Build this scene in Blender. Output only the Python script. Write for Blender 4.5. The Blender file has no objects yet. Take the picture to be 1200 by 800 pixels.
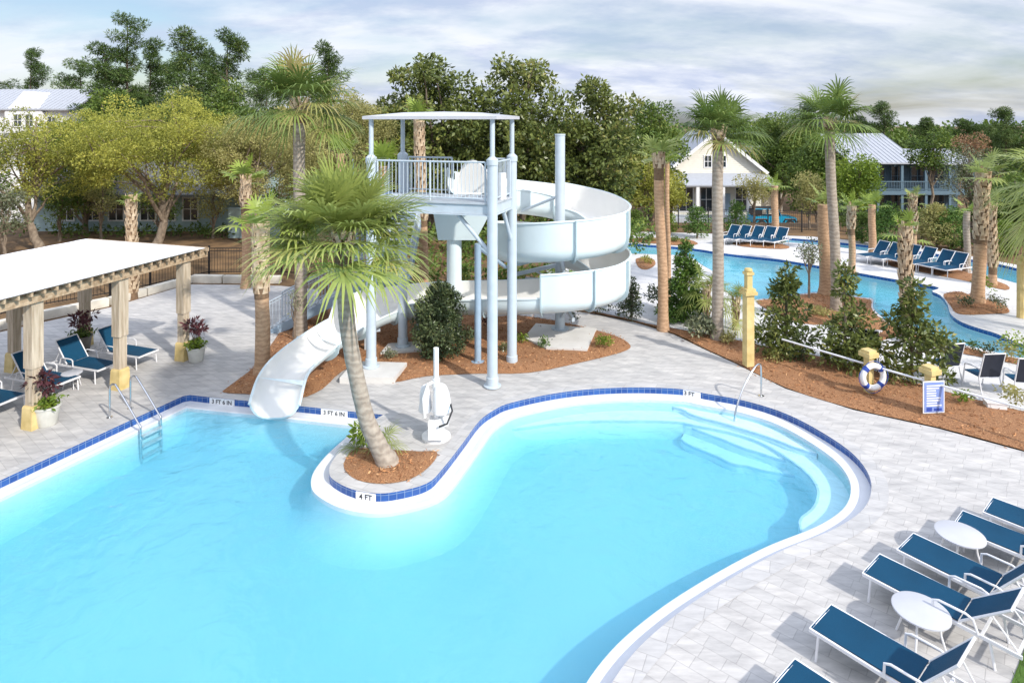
import bpy, math, random
import numpy as np
from mathutils import Vector, Matrix
from mathutils.geometry import tessellate_polygon, delaunay_2d_cdt

R = math.radians
PI = math.pi
random.seed(7)
rng = np.random.default_rng(7)
scene = bpy.context.scene
col = scene.collection

# ------------------------------------------------------------------ survey
EYE = 7.3           # camera height
FPX = 750.0         # focal length in survey pixels
HOR = 140.0


def G(x, y, h=0.0):
    """ground survey: photo point -> plan position at height h"""
    s = (y - HOR) / (EYE - h)
    return ((x - 600.0) / s, FPX / s)


def GL(pts, h=0.0):
    return [G(x, y, h) for x, y in pts]


def ground_z(Y):
    t = min(1, max(0, (Y - 44) / 16.0))
    return -0.03 - 2.67 * t * t * (3 - 2 * t)


# ------------------------------------------------------------------ materials
def nodes_of(m):
    m.use_nodes = True
    return m.node_tree.nodes, m.node_tree.links


def mat(name, c, rough=0.6, var=0.12, scale=6.0, bump=0.0, bscale=40.0, metal=0.0, spec=0.5, c2=None, stretch=(1, 1, 1)):
    m = bpy.data.materials.new(name)
    n, l = nodes_of(m)
    b = n['Principled BSDF']
    b.inputs['Roughness'].default_value = rough
    b.inputs['Metallic'].default_value = metal
    b.inputs['Specular IOR Level'].default_value = spec
    tc = n.new('ShaderNodeTexCoord')
    mp = n.new('ShaderNodeMapping')
    mp.inputs['Scale'].default_value = stretch
    l.new(tc.outputs['Object'], mp.inputs['Vector'])
    nz = n.new('ShaderNodeTexNoise')
    nz.inputs['Scale'].default_value = scale
    nz.inputs['Detail'].default_value = 6
    l.new(mp.outputs['Vector'], nz.inputs['Vector'])
    rp = n.new('ShaderNodeValToRGB')
    a = [max(0, k * (1 - var)) for k in c]
    z = list(c2) if c2 else [min(1, k * (1 + var)) for k in c]
    rp.color_ramp.elements[0].position = 0.3
    rp.color_ramp.elements[1].position = 0.7
    rp.color_ramp.elements[0].color = (*a, 1)
    rp.color_ramp.elements[1].color = (*z, 1)
    l.new(nz.outputs['Fac'], rp.inputs['Fac'])
    l.new(rp.outputs['Color'], b.inputs['Base Color'])
    if bump:
        n2 = n.new('ShaderNodeTexNoise')
        n2.inputs['Scale'].default_value = bscale
        n2.inputs['Detail'].default_value = 5
        l.new(mp.outputs['Vector'], n2.inputs['Vector'])
        bp = n.new('ShaderNodeBump')
        bp.inputs['Strength'].default_value = bump
        bp.inputs['Distance'].default_value = 0.03
        l.new(n2.outputs['Fac'], bp.inputs['Height'])
        l.new(bp.outputs['Normal'], b.inputs['Normal'])
    return m


def paver_mat(name, c1, c2, mort, bw, bh, rot, dirt=0.25):
    m = bpy.data.materials.new(name)
    n, l = nodes_of(m)
    b = n['Principled BSDF']
    b.inputs['Roughness'].default_value = 0.75
    tc = n.new('ShaderNodeTexCoord')
    mp = n.new('ShaderNodeMapping')
    mp.inputs['Rotation'].default_value = (0, 0, rot)
    l.new(tc.outputs['Object'], mp.inputs['Vector'])
    br = n.new('ShaderNodeTexBrick')
    br.inputs['Scale'].default_value = 1
    br.inputs['Brick Width'].default_value = bw
    br.inputs['Row Height'].default_value = bh
    br.inputs['Mortar Size'].default_value = 0.006
    br.inputs['Mortar Smooth'].default_value = 0.3
    br.offset = 0.37
    br.squash = 0.7
    br.squash_frequency = 3
    br.inputs['Color1'].default_value = (*c1, 1)
    br.inputs['Color2'].default_value = (*c2, 1)
    br.inputs['Mortar'].default_value = (*mort, 1)
    l.new(mp.outputs['Vector'], br.inputs['Vector'])
    # streaky stone figure inside the slabs
    mp2 = n.new('ShaderNodeMapping')
    mp2.inputs['Rotation'].default_value = (0, 0, rot)
    mp2.inputs['Scale'].default_value = (1.1, 4.5, 1)
    l.new(tc.outputs['Object'], mp2.inputs['Vector'])
    nz = n.new('ShaderNodeTexNoise')
    nz.inputs['Scale'].default_value = 1.3
    nz.inputs['Detail'].default_value = 8
    nz.inputs['Roughness'].default_value = 0.65
    l.new(mp2.outputs['Vector'], nz.inputs['Vector'])
    rp = n.new('ShaderNodeValToRGB')
    rp.color_ramp.elements[0].position = 0.32
    rp.color_ramp.elements[1].position = 0.62
    k = 1 - dirt
    rp.color_ramp.elements[0].color = (k, k, k * 1.02, 1)
    rp.color_ramp.elements[1].color = (1, 1, 1, 1)
    l.new(nz.outputs['Fac'], rp.inputs['Fac'])
    mx = n.new('ShaderNodeMix')
    mx.data_type = 'RGBA'
    mx.blend_type = 'MULTIPLY'
    mx.inputs['Factor'].default_value = 1
    l.new(br.outputs['Color'], mx.inputs['A'])
    l.new(rp.outputs['Color'], mx.inputs['B'])
    l.new(mx.outputs['Result'], b.inputs['Base Color'])
    bp = n.new('ShaderNodeBump')
    bp.inputs['Strength'].default_value = 0.35
    bp.inputs['Distance'].default_value = 0.01
    bp.invert = True
    l.new(br.outputs['Fac'], bp.inputs['Height'])
    l.new(bp.outputs['Normal'], b.inputs['Normal'])
    return m


def leaf_mat(name, dark, light, dry=None, trans=0.3, rough=0.55):
    m = bpy.data.materials.new(name)
    n, l = nodes_of(m)
    b = n['Principled BSDF']
    b.inputs['Roughness'].default_value = rough
    b.inputs['Specular IOR Level'].default_value = 0.35
    at = n.new('ShaderNodeAttribute')
    at.attribute_name = 'tint'
    rp = n.new('ShaderNodeValToRGB')
    e = rp.color_ramp.elements
    e[0].position = 0.0
    e[0].color = (*dark, 1)
    e[1].position = 0.75
    e[1].color = (*light, 1)
    if dry:
        q = e.new(1.0)
        q.color = (*dry, 1)
    l.new(at.outputs['Fac'], rp.inputs['Fac'])
    l.new(rp.outputs['Color'], b.inputs['Base Color'])
    tr = n.new('ShaderNodeBsdfTranslucent')
    l.new(rp.outputs['Color'], tr.inputs['Color'])
    mx = n.new('ShaderNodeMixShader')
    mx.inputs['Fac'].default_value = trans
    l.new(b.outputs['BSDF'], mx.inputs[1])
    l.new(tr.outputs['BSDF'], mx.inputs[2])
    l.new(mx.outputs['Shader'], n['Material Output'].inputs['Surface'])
    return m


def wave_mat(name, c1, c2, scale, axis='Z', dist=3.0, rough=0.85, bump=0.5):
    """trunk rings / board grain"""
    m = bpy.data.materials.new(name)
    n, l = nodes_of(m)
    b = n['Principled BSDF']
    b.inputs['Roughness'].default_value = rough
    tc = n.new('ShaderNodeTexCoord')
    w = n.new('ShaderNodeTexWave')
    w.bands_direction = axis
    w.inputs['Scale'].default_value = scale
    w.inputs['Distortion'].default_value = dist
    w.inputs['Detail'].default_value = 4
    w.inputs['Detail Scale'].default_value = 2.5
    l.new(tc.outputs['Object'], w.inputs['Vector'])
    nz = n.new('ShaderNodeTexNoise')
    nz.inputs['Scale'].default_value = 7
    nz.inputs['Detail'].default_value = 6
    l.new(tc.outputs['Object'], nz.inputs['Vector'])
    mt = n.new('ShaderNodeMath')
    mt.operation = 'MULTIPLY_ADD'
    mt.inputs[1].default_value = 0.3
    l.new(w.outputs['Fac'], mt.inputs[0])
    m2 = n.new('ShaderNodeMath')
    m2.operation = 'MULTIPLY'
    m2.inputs[1].default_value = 0.75
    l.new(nz.outputs['Fac'], m2.inputs[0])
    l.new(m2.outputs[0], mt.inputs[2])
    rp = n.new('ShaderNodeValToRGB')
    rp.color_ramp.elements[0].position = 0.15
    rp.color_ramp.elements[1].position = 0.8
    rp.color_ramp.elements[0].color = (*c1, 1)
    rp.color_ramp.elements[1].color = (*c2, 1)
    l.new(mt.outputs[0], rp.inputs['Fac'])
    l.new(rp.outputs['Color'], b.inputs['Base Color'])
    bp = n.new('ShaderNodeBump')
    bp.inputs['Strength'].default_value = bump
    bp.inputs['Distance'].default_value = 0.02
    l.new(mt.outputs[0], bp.inputs['Height'])
    l.new(bp.outputs['Normal'], b.inputs['Normal'])
    return m


def tile_mat(name):
    """glazed blue waterline tiles, about 15 cm wide, laid out along the UV of the wall"""
    m = bpy.data.materials.new(name)
    n, l = nodes_of(m)
    b = n['Principled BSDF']
    b.inputs['Roughness'].default_value = 0.2
    uv = n.new('ShaderNodeUVMap')
    br = n.new('ShaderNodeTexBrick')
    br.inputs['Scale'].default_value = 1
    br.inputs['Brick Width'].default_value = 0.155
    br.inputs['Row Height'].default_value = 0.155
    br.inputs['Mortar Size'].default_value = 0.006
    br.offset = 0
    br.inputs['Color1'].default_value = (0.01, 0.06, 0.25, 1)
    br.inputs['Color2'].default_value = (0.02, 0.1, 0.34, 1)
    br.inputs['Mortar'].default_value = (0.16, 0.24, 0.38, 1)
    l.new(uv.outputs['UV'], br.inputs['Vector'])
    l.new(br.outputs['Color'], b.inputs['Base Color'])
    return m


def water_mat(name, absorb, dens, wscale=1.6, wbump=0.12, scat=.3):
    m = bpy.data.materials.new(name)
    n, l = nodes_of(m)
    n.remove(n['Principled BSDF'])
    out = n['Material Output']
    tr = n.new('ShaderNodeBsdfTransparent')
    tr.inputs['Color'].default_value = (0.97, 0.99, 1, 1)
    gl = n.new('ShaderNodeBsdfGlossy')
    gl.inputs['Roughness'].default_value = 0.03
    fr = n.new('ShaderNodeFresnel')
    ge = n.new('ShaderNodeNewGeometry')
    io = n.new('ShaderNodeMapRange')      # the same surface reflectance from above and from below
    io.inputs['To Min'].default_value = 1.33
    io.inputs['To Max'].default_value = 1 / 1.33
    l.new(ge.outputs['Backfacing'], io.inputs['Value'])
    l.new(io.outputs['Result'], fr.inputs['IOR'])
    tc = n.new('ShaderNodeTexCoord')
    nz = n.new('ShaderNodeTexNoise')
    nz.inputs['Scale'].default_value = wscale
    nz.inputs['Detail'].default_value = 3
    nz.inputs['Distortion'].default_value = 0.6
    l.new(tc.outputs['Object'], nz.inputs['Vector'])
    bp = n.new('ShaderNodeBump')
    bp.inputs['Strength'].default_value = wbump
    bp.inputs['Distance'].default_value = 0.1
    l.new(nz.outputs['Fac'], bp.inputs['Height'])
    l.new(bp.outputs['Normal'], gl.inputs['Normal'])
    l.new(bp.outputs['Normal'], fr.inputs['Normal'])
    mx = n.new('ShaderNodeMixShader')
    l.new(fr.outputs['Fac'], mx.inputs['Fac'])
    l.new(tr.outputs['BSDF'], mx.inputs[1])
    l.new(gl.outputs['BSDF'], mx.inputs[2])
    l.new(mx.outputs['Shader'], out.inputs['Surface'])
    va = n.new('ShaderNodeVolumeAbsorption')
    va.inputs['Color'].default_value = (*absorb, 1)
    va.inputs['Density'].default_value = dens
    vsc = n.new('ShaderNodeVolumeScatter')
    vsc.inputs['Color'].default_value = (.6, .93, .98, 1)
    vsc.inputs['Density'].default_value = scat
    vsc.inputs['Anisotropy'].default_value = .3
    ads = n.new('ShaderNodeAddShader')
    l.new(va.outputs['Volume'], ads.inputs[0])
    l.new(vsc.outputs['Volume'], ads.inputs[1])
    l.new(ads.outputs[0], out.inputs['Volume'])
    return m


def glass_mat(name, c=(0.03, 0.04, 0.05)):
    return mat(name, c, rough=0.08, var=0.3, scale=1.5, spec=0.8)


M = {}
M['paver'] = paver_mat('deck pavers', (0.565, 0.545, 0.52), (0.485, 0.472, 0.457), (0.41, 0.395, 0.38), 0.46, 0.23, R(40), 0.32)
M['coping'] = paver_mat('pool coping', (0.55, 0.535, 0.52), (0.47, 0.465, 0.46), (0.38, 0.37, 0.36), 0.6, 0.3, R(25), 0.25)
M['concrete'] = mat('pale concrete', (0.6, 0.585, 0.56), 0.85, 0.1, 1.5, 0.2, 30)
M['deckwhite'] = paver_mat('lazy river deck', (0.68, 0.67, 0.66), (0.6, 0.59, 0.58), (0.5, 0.49, 0.48), 0.6, 0.3, R(15), 0.15)
M['mulch'] = mat('pine bark mulch', (0.25, 0.11, 0.048), 0.95, 0.35, 38, .7, 60, c2=(0.46, 0.235, 0.11))
M['chip'] = leaf_mat('bark chip', (0.16, 0.06, 0.025), (0.56, 0.27, 0.12), (0.66, 0.42, 0.22), 0.0, 0.9)
M['straw'] = mat('pine straw ground', (0.13, 0.075, 0.035), 0.95, 0.4, 0.9, 0.8, 12, c2=(0.24, 0.14, 0.06))
M['lawn'] = mat('lawn base', (0.07, 0.14, 0.02), 0.9, 0.3, 8, 0.6, 60)
M['wallplaster'] = mat('pool wall tile', (0.36, 0.66, 0.75), 0.5, 0.05, 3)
M['plaster'] = mat('pool plaster', (0.46, 0.665, 0.71), 0.7, 0.035, 0.5)
M['step'] = mat('pool step plaster', (0.74, 0.84, 0.88), 0.7, 0.03, 1)
M['shadeline'] = mat('blue step nosing', (0.46, 0.62, 0.74), 0.4, 0.1, 6)  # blue that paints in the shadow and reflection line along the steps
M['gutter'] = mat('white gutter ledge', (0.7, 0.71, 0.73), 0.45, 0.05, 2)
M['tile'] = tile_mat('blue waterline tile')
M['water'] = water_mat('pool water', (0.11, 0.775, 0.93), 0.56, 2.4, .6, .3)
M['riverwater'] = water_mat('river water', (0.18, 0.8, 0.92), 0.55, 1.3, 0.15)
M['white'] = mat('white paint', (0.8, 0.8, 0.8), 0.4, 0.04, 4)
M['tabletop'] = mat('table top', (0.5, 0.51, 0.55), 0.3, 0.05, 3)
M['fabricwhite'] = mat('white canopy cloth', (0.84, 0.85, 0.87), 0.8, 0.03, 2)
M['steel'] = mat('pale blue painted steel', (0.48, 0.55, 0.61), 0.35, 0.06, 4, spec=0.5)
M['steelblue'] = mat('blue grey stringer steel', (0.3, 0.4, 0.5), 0.4, 0.08, 4)
M['stainless'] = mat('stainless rail', (0.62, 0.63, 0.65), 0.22, 0.05, 8, metal=1.0)
M['alu'] = mat('white aluminium', (0.74, 0.74, 0.76), 0.32, 0.04, 10, spec=0.6)
M['sling'] = mat('blue sling mesh', (0.002, 0.052, 0.112), 0.7, 0.14, 1.2, 0.25, 500, spec=.25)
M['slingdark'] = mat('dark sling', (0.012, 0.016, 0.03), 0.7, 0.2, 5)
M['slidein'] = mat('flume inside', (0.8, 0.79, 0.755), 0.25, 0.03, 1.5)
M['slideout'] = mat('flume outside', (0.66, 0.75, 0.77), 0.3, 0.05, 1.2)
M['flange'] = mat('flume flange', (0.42, 0.52, 0.56), 0.4, 0.08, 4)
M['wood'] = mat('pale timber', (0.5, 0.39, 0.27), 0.8, 0.28, 3, 0.4, 14, stretch=(5, 5, 0.5), c2=(0.62, 0.53, 0.41))
M['beam'] = mat('tan timber', (0.4, 0.27, 0.16), 0.8, 0.3, 3, 0.4, 14, stretch=(3, 3, 3), c2=(0.56, 0.43, 0.29))
M['yellow'] = mat('yellow paint', (0.6, 0.45, 0.17), 0.65, 0.16, 4, c2=(0.7, 0.55, 0.26))
M['pot'] = mat('glazed pale pot', (0.6, 0.6, 0.55), 0.4, 0.1, 6)
M['darkpot'] = mat('grey pot', (0.16, 0.15, 0.13), 0.6, 0.15, 6)
M['soil'] = mat('potting soil', (0.05, 0.03, 0.02), 0.95, 0.3, 20)
M['black'] = mat('black metal', (0.015, 0.015, 0.017), 0.5, 0.2, 8)
M['bark'] = wave_mat('grey brown bark', (0.12, 0.09, 0.065), (0.3, 0.24, 0.18), 1.2, 'X', 8)
M['barkdark'] = wave_mat('dark bark', (0.05, 0.04, 0.03), (0.15, 0.115, 0.085), 1.2, 'X', 8)
M['palmgrey'] = wave_mat('grey palm bark', (0.21, 0.17, 0.135), (0.42, 0.36, 0.295), 2.2, 'Z', 6, bump=.3)
M['palmred'] = wave_mat('red brown palm bark', (0.3, 0.175, 0.095), (0.54, 0.35, 0.215), 2.4, 'Z', 7, bump=.3)
M['boots'] = mat('old leaf boots', (0.4, 0.25, 0.14), 0.85, 0.25, 5, 0.3, 30, c2=(0.68, 0.55, 0.39))
M['bootgap'] = mat('dark gap between leaf boots', (0.17, 0.105, 0.06), 0.95, 0.3, 12)  # darker brown for the sleeve that shows between the boots
M['palmleaf'] = leaf_mat('palm leaf', (0.15, 0.215, 0.055), (0.42, 0.48, 0.14), (0.52, 0.47, 0.18), 0.42, 0.35)
M['palmdark'] = leaf_mat('mature palm leaf', (0.065, 0.12, 0.03), (0.22, 0.3, 0.075), (0.4, 0.34, 0.13), 0.35, 0.4)
M['palmbright'] = leaf_mat('young palm leaf', (0.1365, 0.21, 0.0315), (0.315, 0.399, 0.0735), (0.399, 0.378, 0.126), 0.3, 0.4)
M['magnolia'] = leaf_mat('magnolia leaf', (0.04, 0.068, 0.02), (0.2, 0.235, 0.06), (0.36, 0.31, 0.1), 0.22, 0.35)
M['oak'] = leaf_mat('yellow green oak leaf', (0.13, 0.165, 0.035), (0.5, 0.5, 0.1), (0.68, 0.6, 0.12), 0.45)
M['olive'] = leaf_mat('olive leaf', (0.22, 0.22, 0.08), (0.5, 0.47, 0.18), (0.58, 0.49, 0.24), 0.45)
M['green'] = leaf_mat('green leaf', (0.0425, 0.09, 0.02), (0.1688, 0.2438, 0.045), (0.3, 0.3125, 0.0688), 0.28)
M['bright'] = leaf_mat('bright green leaf', (0.0747, 0.138, 0.0172), (0.23, 0.322, 0.0345), (0.368, 0.414, 0.069), 0.3)
M['pine'] = leaf_mat('pine needles', (0.027, 0.0607, 0.0175), (0.1148, 0.1823, 0.0432), (0.216, 0.2295, 0.0675), 0.2)
M['conifer'] = leaf_mat('arborvitae leaf', (0.036, 0.09, 0.0168), (0.12, 0.216, 0.036), (0.216, 0.264, 0.054), 0.2)
M['holly'] = leaf_mat('holly leaf', (0.0286, 0.052, 0.026), (0.1105, 0.143, 0.0585), (0.26, 0.26, 0.117), 0.12, 0.35)
M['dusty'] = leaf_mat('grey green leaf', (0.0805, 0.1035, 0.0575), (0.23, 0.253, 0.1495), (0.345, 0.3105, 0.184), 0.25)
M['bronze'] = leaf_mat('bronze leaf', (0.03, 0.012, 0.015), (0.13, 0.04, 0.05), (0.16, 0.1, 0.05), 0.2)
M['russet'] = leaf_mat('russet leaf', (0.184, 0.1035, 0.0517), (0.391, 0.23, 0.1265), (0.483, 0.322, 0.184), 0.25)
M['grassleaf'] = leaf_mat('grass blade', (0.05, 0.11, 0.015), (0.14, 0.24, 0.03), None, 0.3)
M['glass'] = glass_mat('window glass')
M['housewhite'] = mat('cream clapboard', (0.74, 0.71, 0.62), 0.7, 0.05, 3)
M['housegrey'] = mat('blue grey clapboard', (0.055, 0.1, 0.135), 0.7, 0.1, 3)
M['houseteal'] = mat('pale teal clapboard', (0.36, 0.47, 0.48), 0.7, 0.1, 2)
M['houselight'] = mat('pale grey clapboard', (0.42, 0.46, 0.5), 0.7, 0.08, 3)
M['metalroof'] = mat('standing seam roof', (0.36, 0.38, 0.42), 0.6, 0.05, 3)
M['trimblue'] = mat('blue trim paint', (0.1, 0.165, 0.215), 0.6, 0.06, 3)
M['shaderoof'] = mat('dark shingle roof', (0.12, 0.12, 0.12), 0.8, 0.15, 3)
M['greyroof'] = mat('grey roof', (0.36, 0.38, 0.42), 0.6, 0.08, 3)
M['carblue'] = mat('turquoise car paint', (0.01, 0.3, 0.5), 0.2, 0.04, 2, spec=0.7)
M['tyre'] = mat('tyre rubber', (0.02, 0.02, 0.02), 0.8, 0.2, 10)
M['rim'] = mat('wheel rim', (0.4, 0.4, 0.42), 0.3, 0.1, 10, metal=0.8)
M['signblue'] = mat('sign blue', (0.2, 0.28, 0.58), 0.5, 0.05, 4)
M['inkblue'] = mat('ink blue', (0.03, 0.07, 0.35), 0.5, 0.05, 4)
M['ink'] = mat('ink black', (0.02, 0.02, 0.025), 0.5, 0.1, 4)
M['buoyblue'] = mat('buoy band blue', (0.02, 0.06, 0.32), 0.5, 0.1, 6)
M['lens'] = mat('lamp lens', (0.7, 0.7, 0.66), 0.2, 0.05, 4)
M['asphalt'] = mat('asphalt', (0.06, 0.06, 0.062), 0.9, 0.2, 10, 0.4, 60)
M['stonewall'] = mat('pale block curb', (0.62, 0.58, 0.5), 0.85, 0.18, 2, 0.4, 14)


# ------------------------------------------------------------------ mesh builder
class MB:
    def __init__(self):
        self.v, self.f, self.mi, self.uv = [], [], [], None

    def add(self, vs, fs, mi=0):
        o = len(self.v)
        self.v.extend([tuple(p) for p in vs])
        for q in fs:
            self.f.append(tuple(i + o for i in q))
            self.mi.append(mi)

    def box(self, c, s, rz=0.0, mi=0, mtx=None):
        hx, hy, hz = s[0] / 2, s[1] / 2, s[2] / 2
        ps = [Vector((x, y, z)) for x in (-hx, hx) for y in (-hy, hy) for z in (-hz, hz)]
        rot = Matrix.Rotation(rz, 3, 'Z') if mtx is None else mtx
        ps = [rot @ p + Vector(c) for p in ps]
        self.add(ps, [(0, 1, 3, 2), (4, 6, 7, 5), (0, 4, 5, 1), (2, 3, 7, 6), (0, 2, 6, 4), (1, 5, 7, 3)], mi)

    def beam(self, a, b, w, h, mi=0):
        """rectangular bar from a to b; w across, h vertical"""
        a, b = Vector(a), Vector(b)
        d = (b - a)
        L = d.length
        d.normalize()
        up = Vector((0, 0, 1)) if abs(d.z) < 0.95 else Vector((0, 1, 0))
        s = d.cross(up).normalized()
        u = s.cross(d).normalized()
        mt = Matrix((d, s, u)).transposed()
        self.box((a + b) / 2, (L, w, h), mi=mi, mtx=mt)

    def tube(self, pts, r, n=10, cap=True, mi=0):
        pts = [Vector(p) for p in pts]
        rs = r if isinstance(r, (list, tuple)) else [r] * len(pts)
        rings = []
        prev = None
        for i, p in enumerate(pts):
            t = (pts[min(i + 1, len(pts) - 1)] - pts[max(i - 1, 0)])
            t.normalize()
            if prev is None:
                a = Vector((1, 0, 0)) if abs(t.x) < 0.9 else Vector((0, 1, 0))
                u = t.cross(a).normalized()
            else:
                u = (prev - t * prev.dot(t)).normalized()
            prev = u
            w = t.cross(u)
            rings.append([p + (u * math.cos(2 * PI * k / n) + w * math.sin(2 * PI * k / n)) * rs[i] for k in range(n)])
        vs = [q for rg in rings for q in rg]
        fs = []
        for i in range(len(pts) - 1):
            for k in range(n):
                k2 = (k + 1) % n
                fs.append((i * n + k, i * n + k2, (i + 1) * n + k2, (i + 1) * n + k))
        if cap:
            fs.append(tuple(range(n - 1, -1, -1)))
            fs.append(tuple((len(pts) - 1) * n + k for k in range(n)))
        self.add(vs, fs, mi)

    def lathe(self, prof, c=(0, 0, 0), n=24, mi=0):
        vs, fs = [], []
        for r_, z in prof:
            for k in range(n):
                a = 2 * PI * k / n
                vs.append((c[0] + r_ * math.cos(a), c[1] + r_ * math.sin(a), c[2] + z))
        for i in range(len(prof) - 1):
            for k in range(n):
                k2 = (k + 1) % n
                fs.append((i * n + k, i * n + k2, (i + 1) * n + k2, (i + 1) * n + k))
        fs.append(tuple(range(n - 1, -1, -1)))
        fs.append(tuple((len(prof) - 1) * n + k for k in range(n)))
        self.add(vs, fs, mi)

    def prism(self, poly, z0, z1, mi=0):
        n = len(poly)
        if area(poly) < 0:
            poly = poly[::-1]
        vs = [(x, y, z0) for x, y in poly] + [(x, y, z1) for x, y in poly]
        fs = [(k, (k + 1) % n, n + (k + 1) % n, n + k) for k in range(n)]
        tris = tessellate_polygon([[Vector((x, y, 0)) for x, y in poly]])
        for t in tris:
            a_, b_, c_ = (poly[k] for k in t)
            if (b_[0] - a_[0]) * (c_[1] - a_[1]) - (b_[1] - a_[1]) * (c_[0] - a_[0]) < 0:
                t = t[::-1]
            fs.append(tuple(n + k for k in t))
            fs.append(tuple(reversed(t)))
        self.add(vs, fs, mi)

    def build(self, name, mats, parent=None, origin=None, smooth=False, recalc=True):
        me = bpy.data.meshes.new(name)
        vs = self.v
        if origin is not None:
            ox, oy, oz = origin
            vs = [(x - ox, y - oy, z - oz) for x, y, z in vs]
        me.from_pydata(vs, [], self.f)
        mats = mats if isinstance(mats, (list, tuple)) else [mats]
        for m_ in mats:
            me.materials.append(m_)
        if len(mats) > 1:
            me.polygons.foreach_set('material_index', self.mi)
        if smooth:
            me.polygons.foreach_set('use_smooth', [True] * len(me.polygons))
            me.set_sharp_from_angle(angle=R(40))
        if self.uv is not None:
            ul = me.uv_layers.new(name='UVMap')
            ul.data.foreach_set('uv', self.uv)
        if recalc:
            import bmesh
            bm = bmesh.new()
            bm.from_mesh(me)
            bmesh.ops.recalc_face_normals(bm, faces=bm.faces)
            bm.to_mesh(me)
            bm.free()
        o = bpy.data.objects.new(name, me)
        col.objects.link(o)
        if parent is not None:
            o.parent = parent
        elif origin is not None:
            o.location = origin
        return o


def area(p):
    return 0.5 * sum(p[i][0] * p[(i + 1) % len(p)][1] - p[(i + 1) % len(p)][0] * p[i][1] for i in range(len(p)))


def tag(o, label=None, cat=None, group=None, kind=None):
    if label:
        o['label'] = label
    if cat:
        o['category'] = cat
    if group:
        o['group'] = group
    if kind:
        o['kind'] = kind
    return o


def empty(name, loc, rz=0.0, label=None, cat=None, group=None):
    o = bpy.data.objects.new(name, None)
    o.empty_display_size = 0.2
    o.location = loc
    o.rotation_euler = (0, 0, rz)
    col.objects.link(o)
    return tag(o, label, cat, group)


def copy_tree(o, parent=None):
    c = o.copy()
    col.objects.link(c)
    if parent is not None:
        c.parent = parent
    for ch in list(o.children):
        copy_tree(ch, c)
    return c


def catmull(pts, n=6, closed=False):
    P_ = [Vector(p) for p in pts]
    out = []
    m = len(P_)
    rngi = range(m) if closed else range(m - 1)
    for i in rngi:
        if closed:
            p0, p1, p2, p3 = P_[(i - 1) % m], P_[i], P_[(i + 1) % m], P_[(i + 2) % m]
        else:
            p0, p1, p2, p3 = P_[max(i - 1, 0)], P_[i], P_[i + 1], P_[min(i + 2, m - 1)]
        for k in range(n):
            t = k / n
            out.append(0.5 * ((2 * p1) + (p2 - p0) * t + (2 * p0 - 5 * p1 + 4 * p2 - p3) * t * t + (3 * p1 - p0 - 3 * p2 + p3) * t ** 3))
    if not closed:
        out.append(P_[-1])
    return out


def smooth2(pts, n=5, closed=True):
    return [(p.x, p.y) for p in catmull([(x, y, 0) for x, y in pts], n, closed)]


def offset(poly, d):
    """move a CCW polygon inward by d (negative = outward)"""
    n = len(poly)
    out = []
    for i in range(n):
        a, b, c = poly[i - 1], poly[i], poly[(i + 1) % n]
        e1 = Vector((b[0] - a[0], b[1] - a[1]))
        e2 = Vector((c[0] - b[0], c[1] - b[1]))
        if e1.length < 1e-6:
            e1 = e2
        if e2.length < 1e-6:
            e2 = e1
        e1.normalize()
        e2.normalize()
        n1 = Vector((-e1.y, e1.x))
        n2 = Vector((-e2.y, e2.x))
        m_ = (n1 + n2)
        if m_.length < 1e-4:
            m_ = n1.copy()
        m_.normalize()
        k = 1 / max(0.6, m_.dot(n1))
        out.append((b[0] + m_.x * d * k, b[1] + m_.y * d * k))
    return out


def ccw(p):
    return p if area(p) > 0 else p[::-1]


def flat(name, loops, z, m_, parent=None):
    """flat sheet with holes"""
    ls = [[Vector((x, y, 0)) for x, y in lp] for lp in loops]
    tris = tessellate_polygon(ls)
    b = MB()
    vs = [(p.x, p.y, z) for lp in ls for p in lp]
    fs = []
    for t in tris:
        a, c, d = (Vector(vs[k]) for k in t)
        nz = (c - a).cross(d - a).z
        if abs(nz) < 1e-9:
            continue
        fs.append(t if nz > 0 else (t[0], t[2], t[1]))
    b.add(vs, fs)
    return b.build(name, m_, parent)


def inside(poly, x, y):
    c = False
    j = len(poly) - 1
    for i in range(len(poly)):
        xi, yi = poly[i]
        xj, yj = poly[j]
        if (yi > y) != (yj > y) and x < (xj - xi) * (y - yi) / (yj - yi) + xi:
            c = not c
        j = i
    return c


def dist_poly(poly, x, y):
    P_ = np.array(poly)
    Q = np.roll(P_, -1, axis=0)
    d = Q - P_
    w = np.array([x, y]) - P_
    t = np.clip((w * d).sum(1) / np.maximum((d * d).sum(1), 1e-9), 0, 1)
    e = w - d * t[:, None]
    return math.sqrt((e * e).sum(1).min())


BEDS = []


def bed(name, px, label=None, step=0.3, top=0.09, sm=4, world=False):
    """mounded bed of mulch"""
    pts = px if world else GL(px)
    poly = ccw(smooth2(pts, sm)) if sm > 1 else ccw(pts)
    xs = [p[0] for p in poly]
    ys = [p[1] for p in poly]
    verts = [Vector(p) for p in poly]
    nb = len(verts)
    x = min(xs)
    while x < max(xs):
        y = min(ys)
        while y < max(ys):
            q = (x + random.uniform(-.1, .1), y + random.uniform(-.1, .1))
            if inside(poly, *q) and dist_poly(poly, *q) > 0.12:
                verts.append(Vector(q))
            y += step
        x += step
    edges = [(i, (i + 1) % nb) for i in range(nb)]
    v2, e2, f2, *_ = delaunay_2d_cdt(verts, edges, [], 1, 1e-5)
    b = MB()
    vs = []
    for p in v2:
        d = dist_poly(poly, p.x, p.y)
        vs.append((p.x, p.y, 0.012 + min(d * 0.25, top) + (random.uniform(-.015, .02) if d > .1 else 0)))
    b.add(vs, [tuple(f) for f in f2])
    o = b.build(name, M['mulch'], smooth=True)
    tag(o, kind='structure')
    BEDS.append(poly)
    return o


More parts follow.
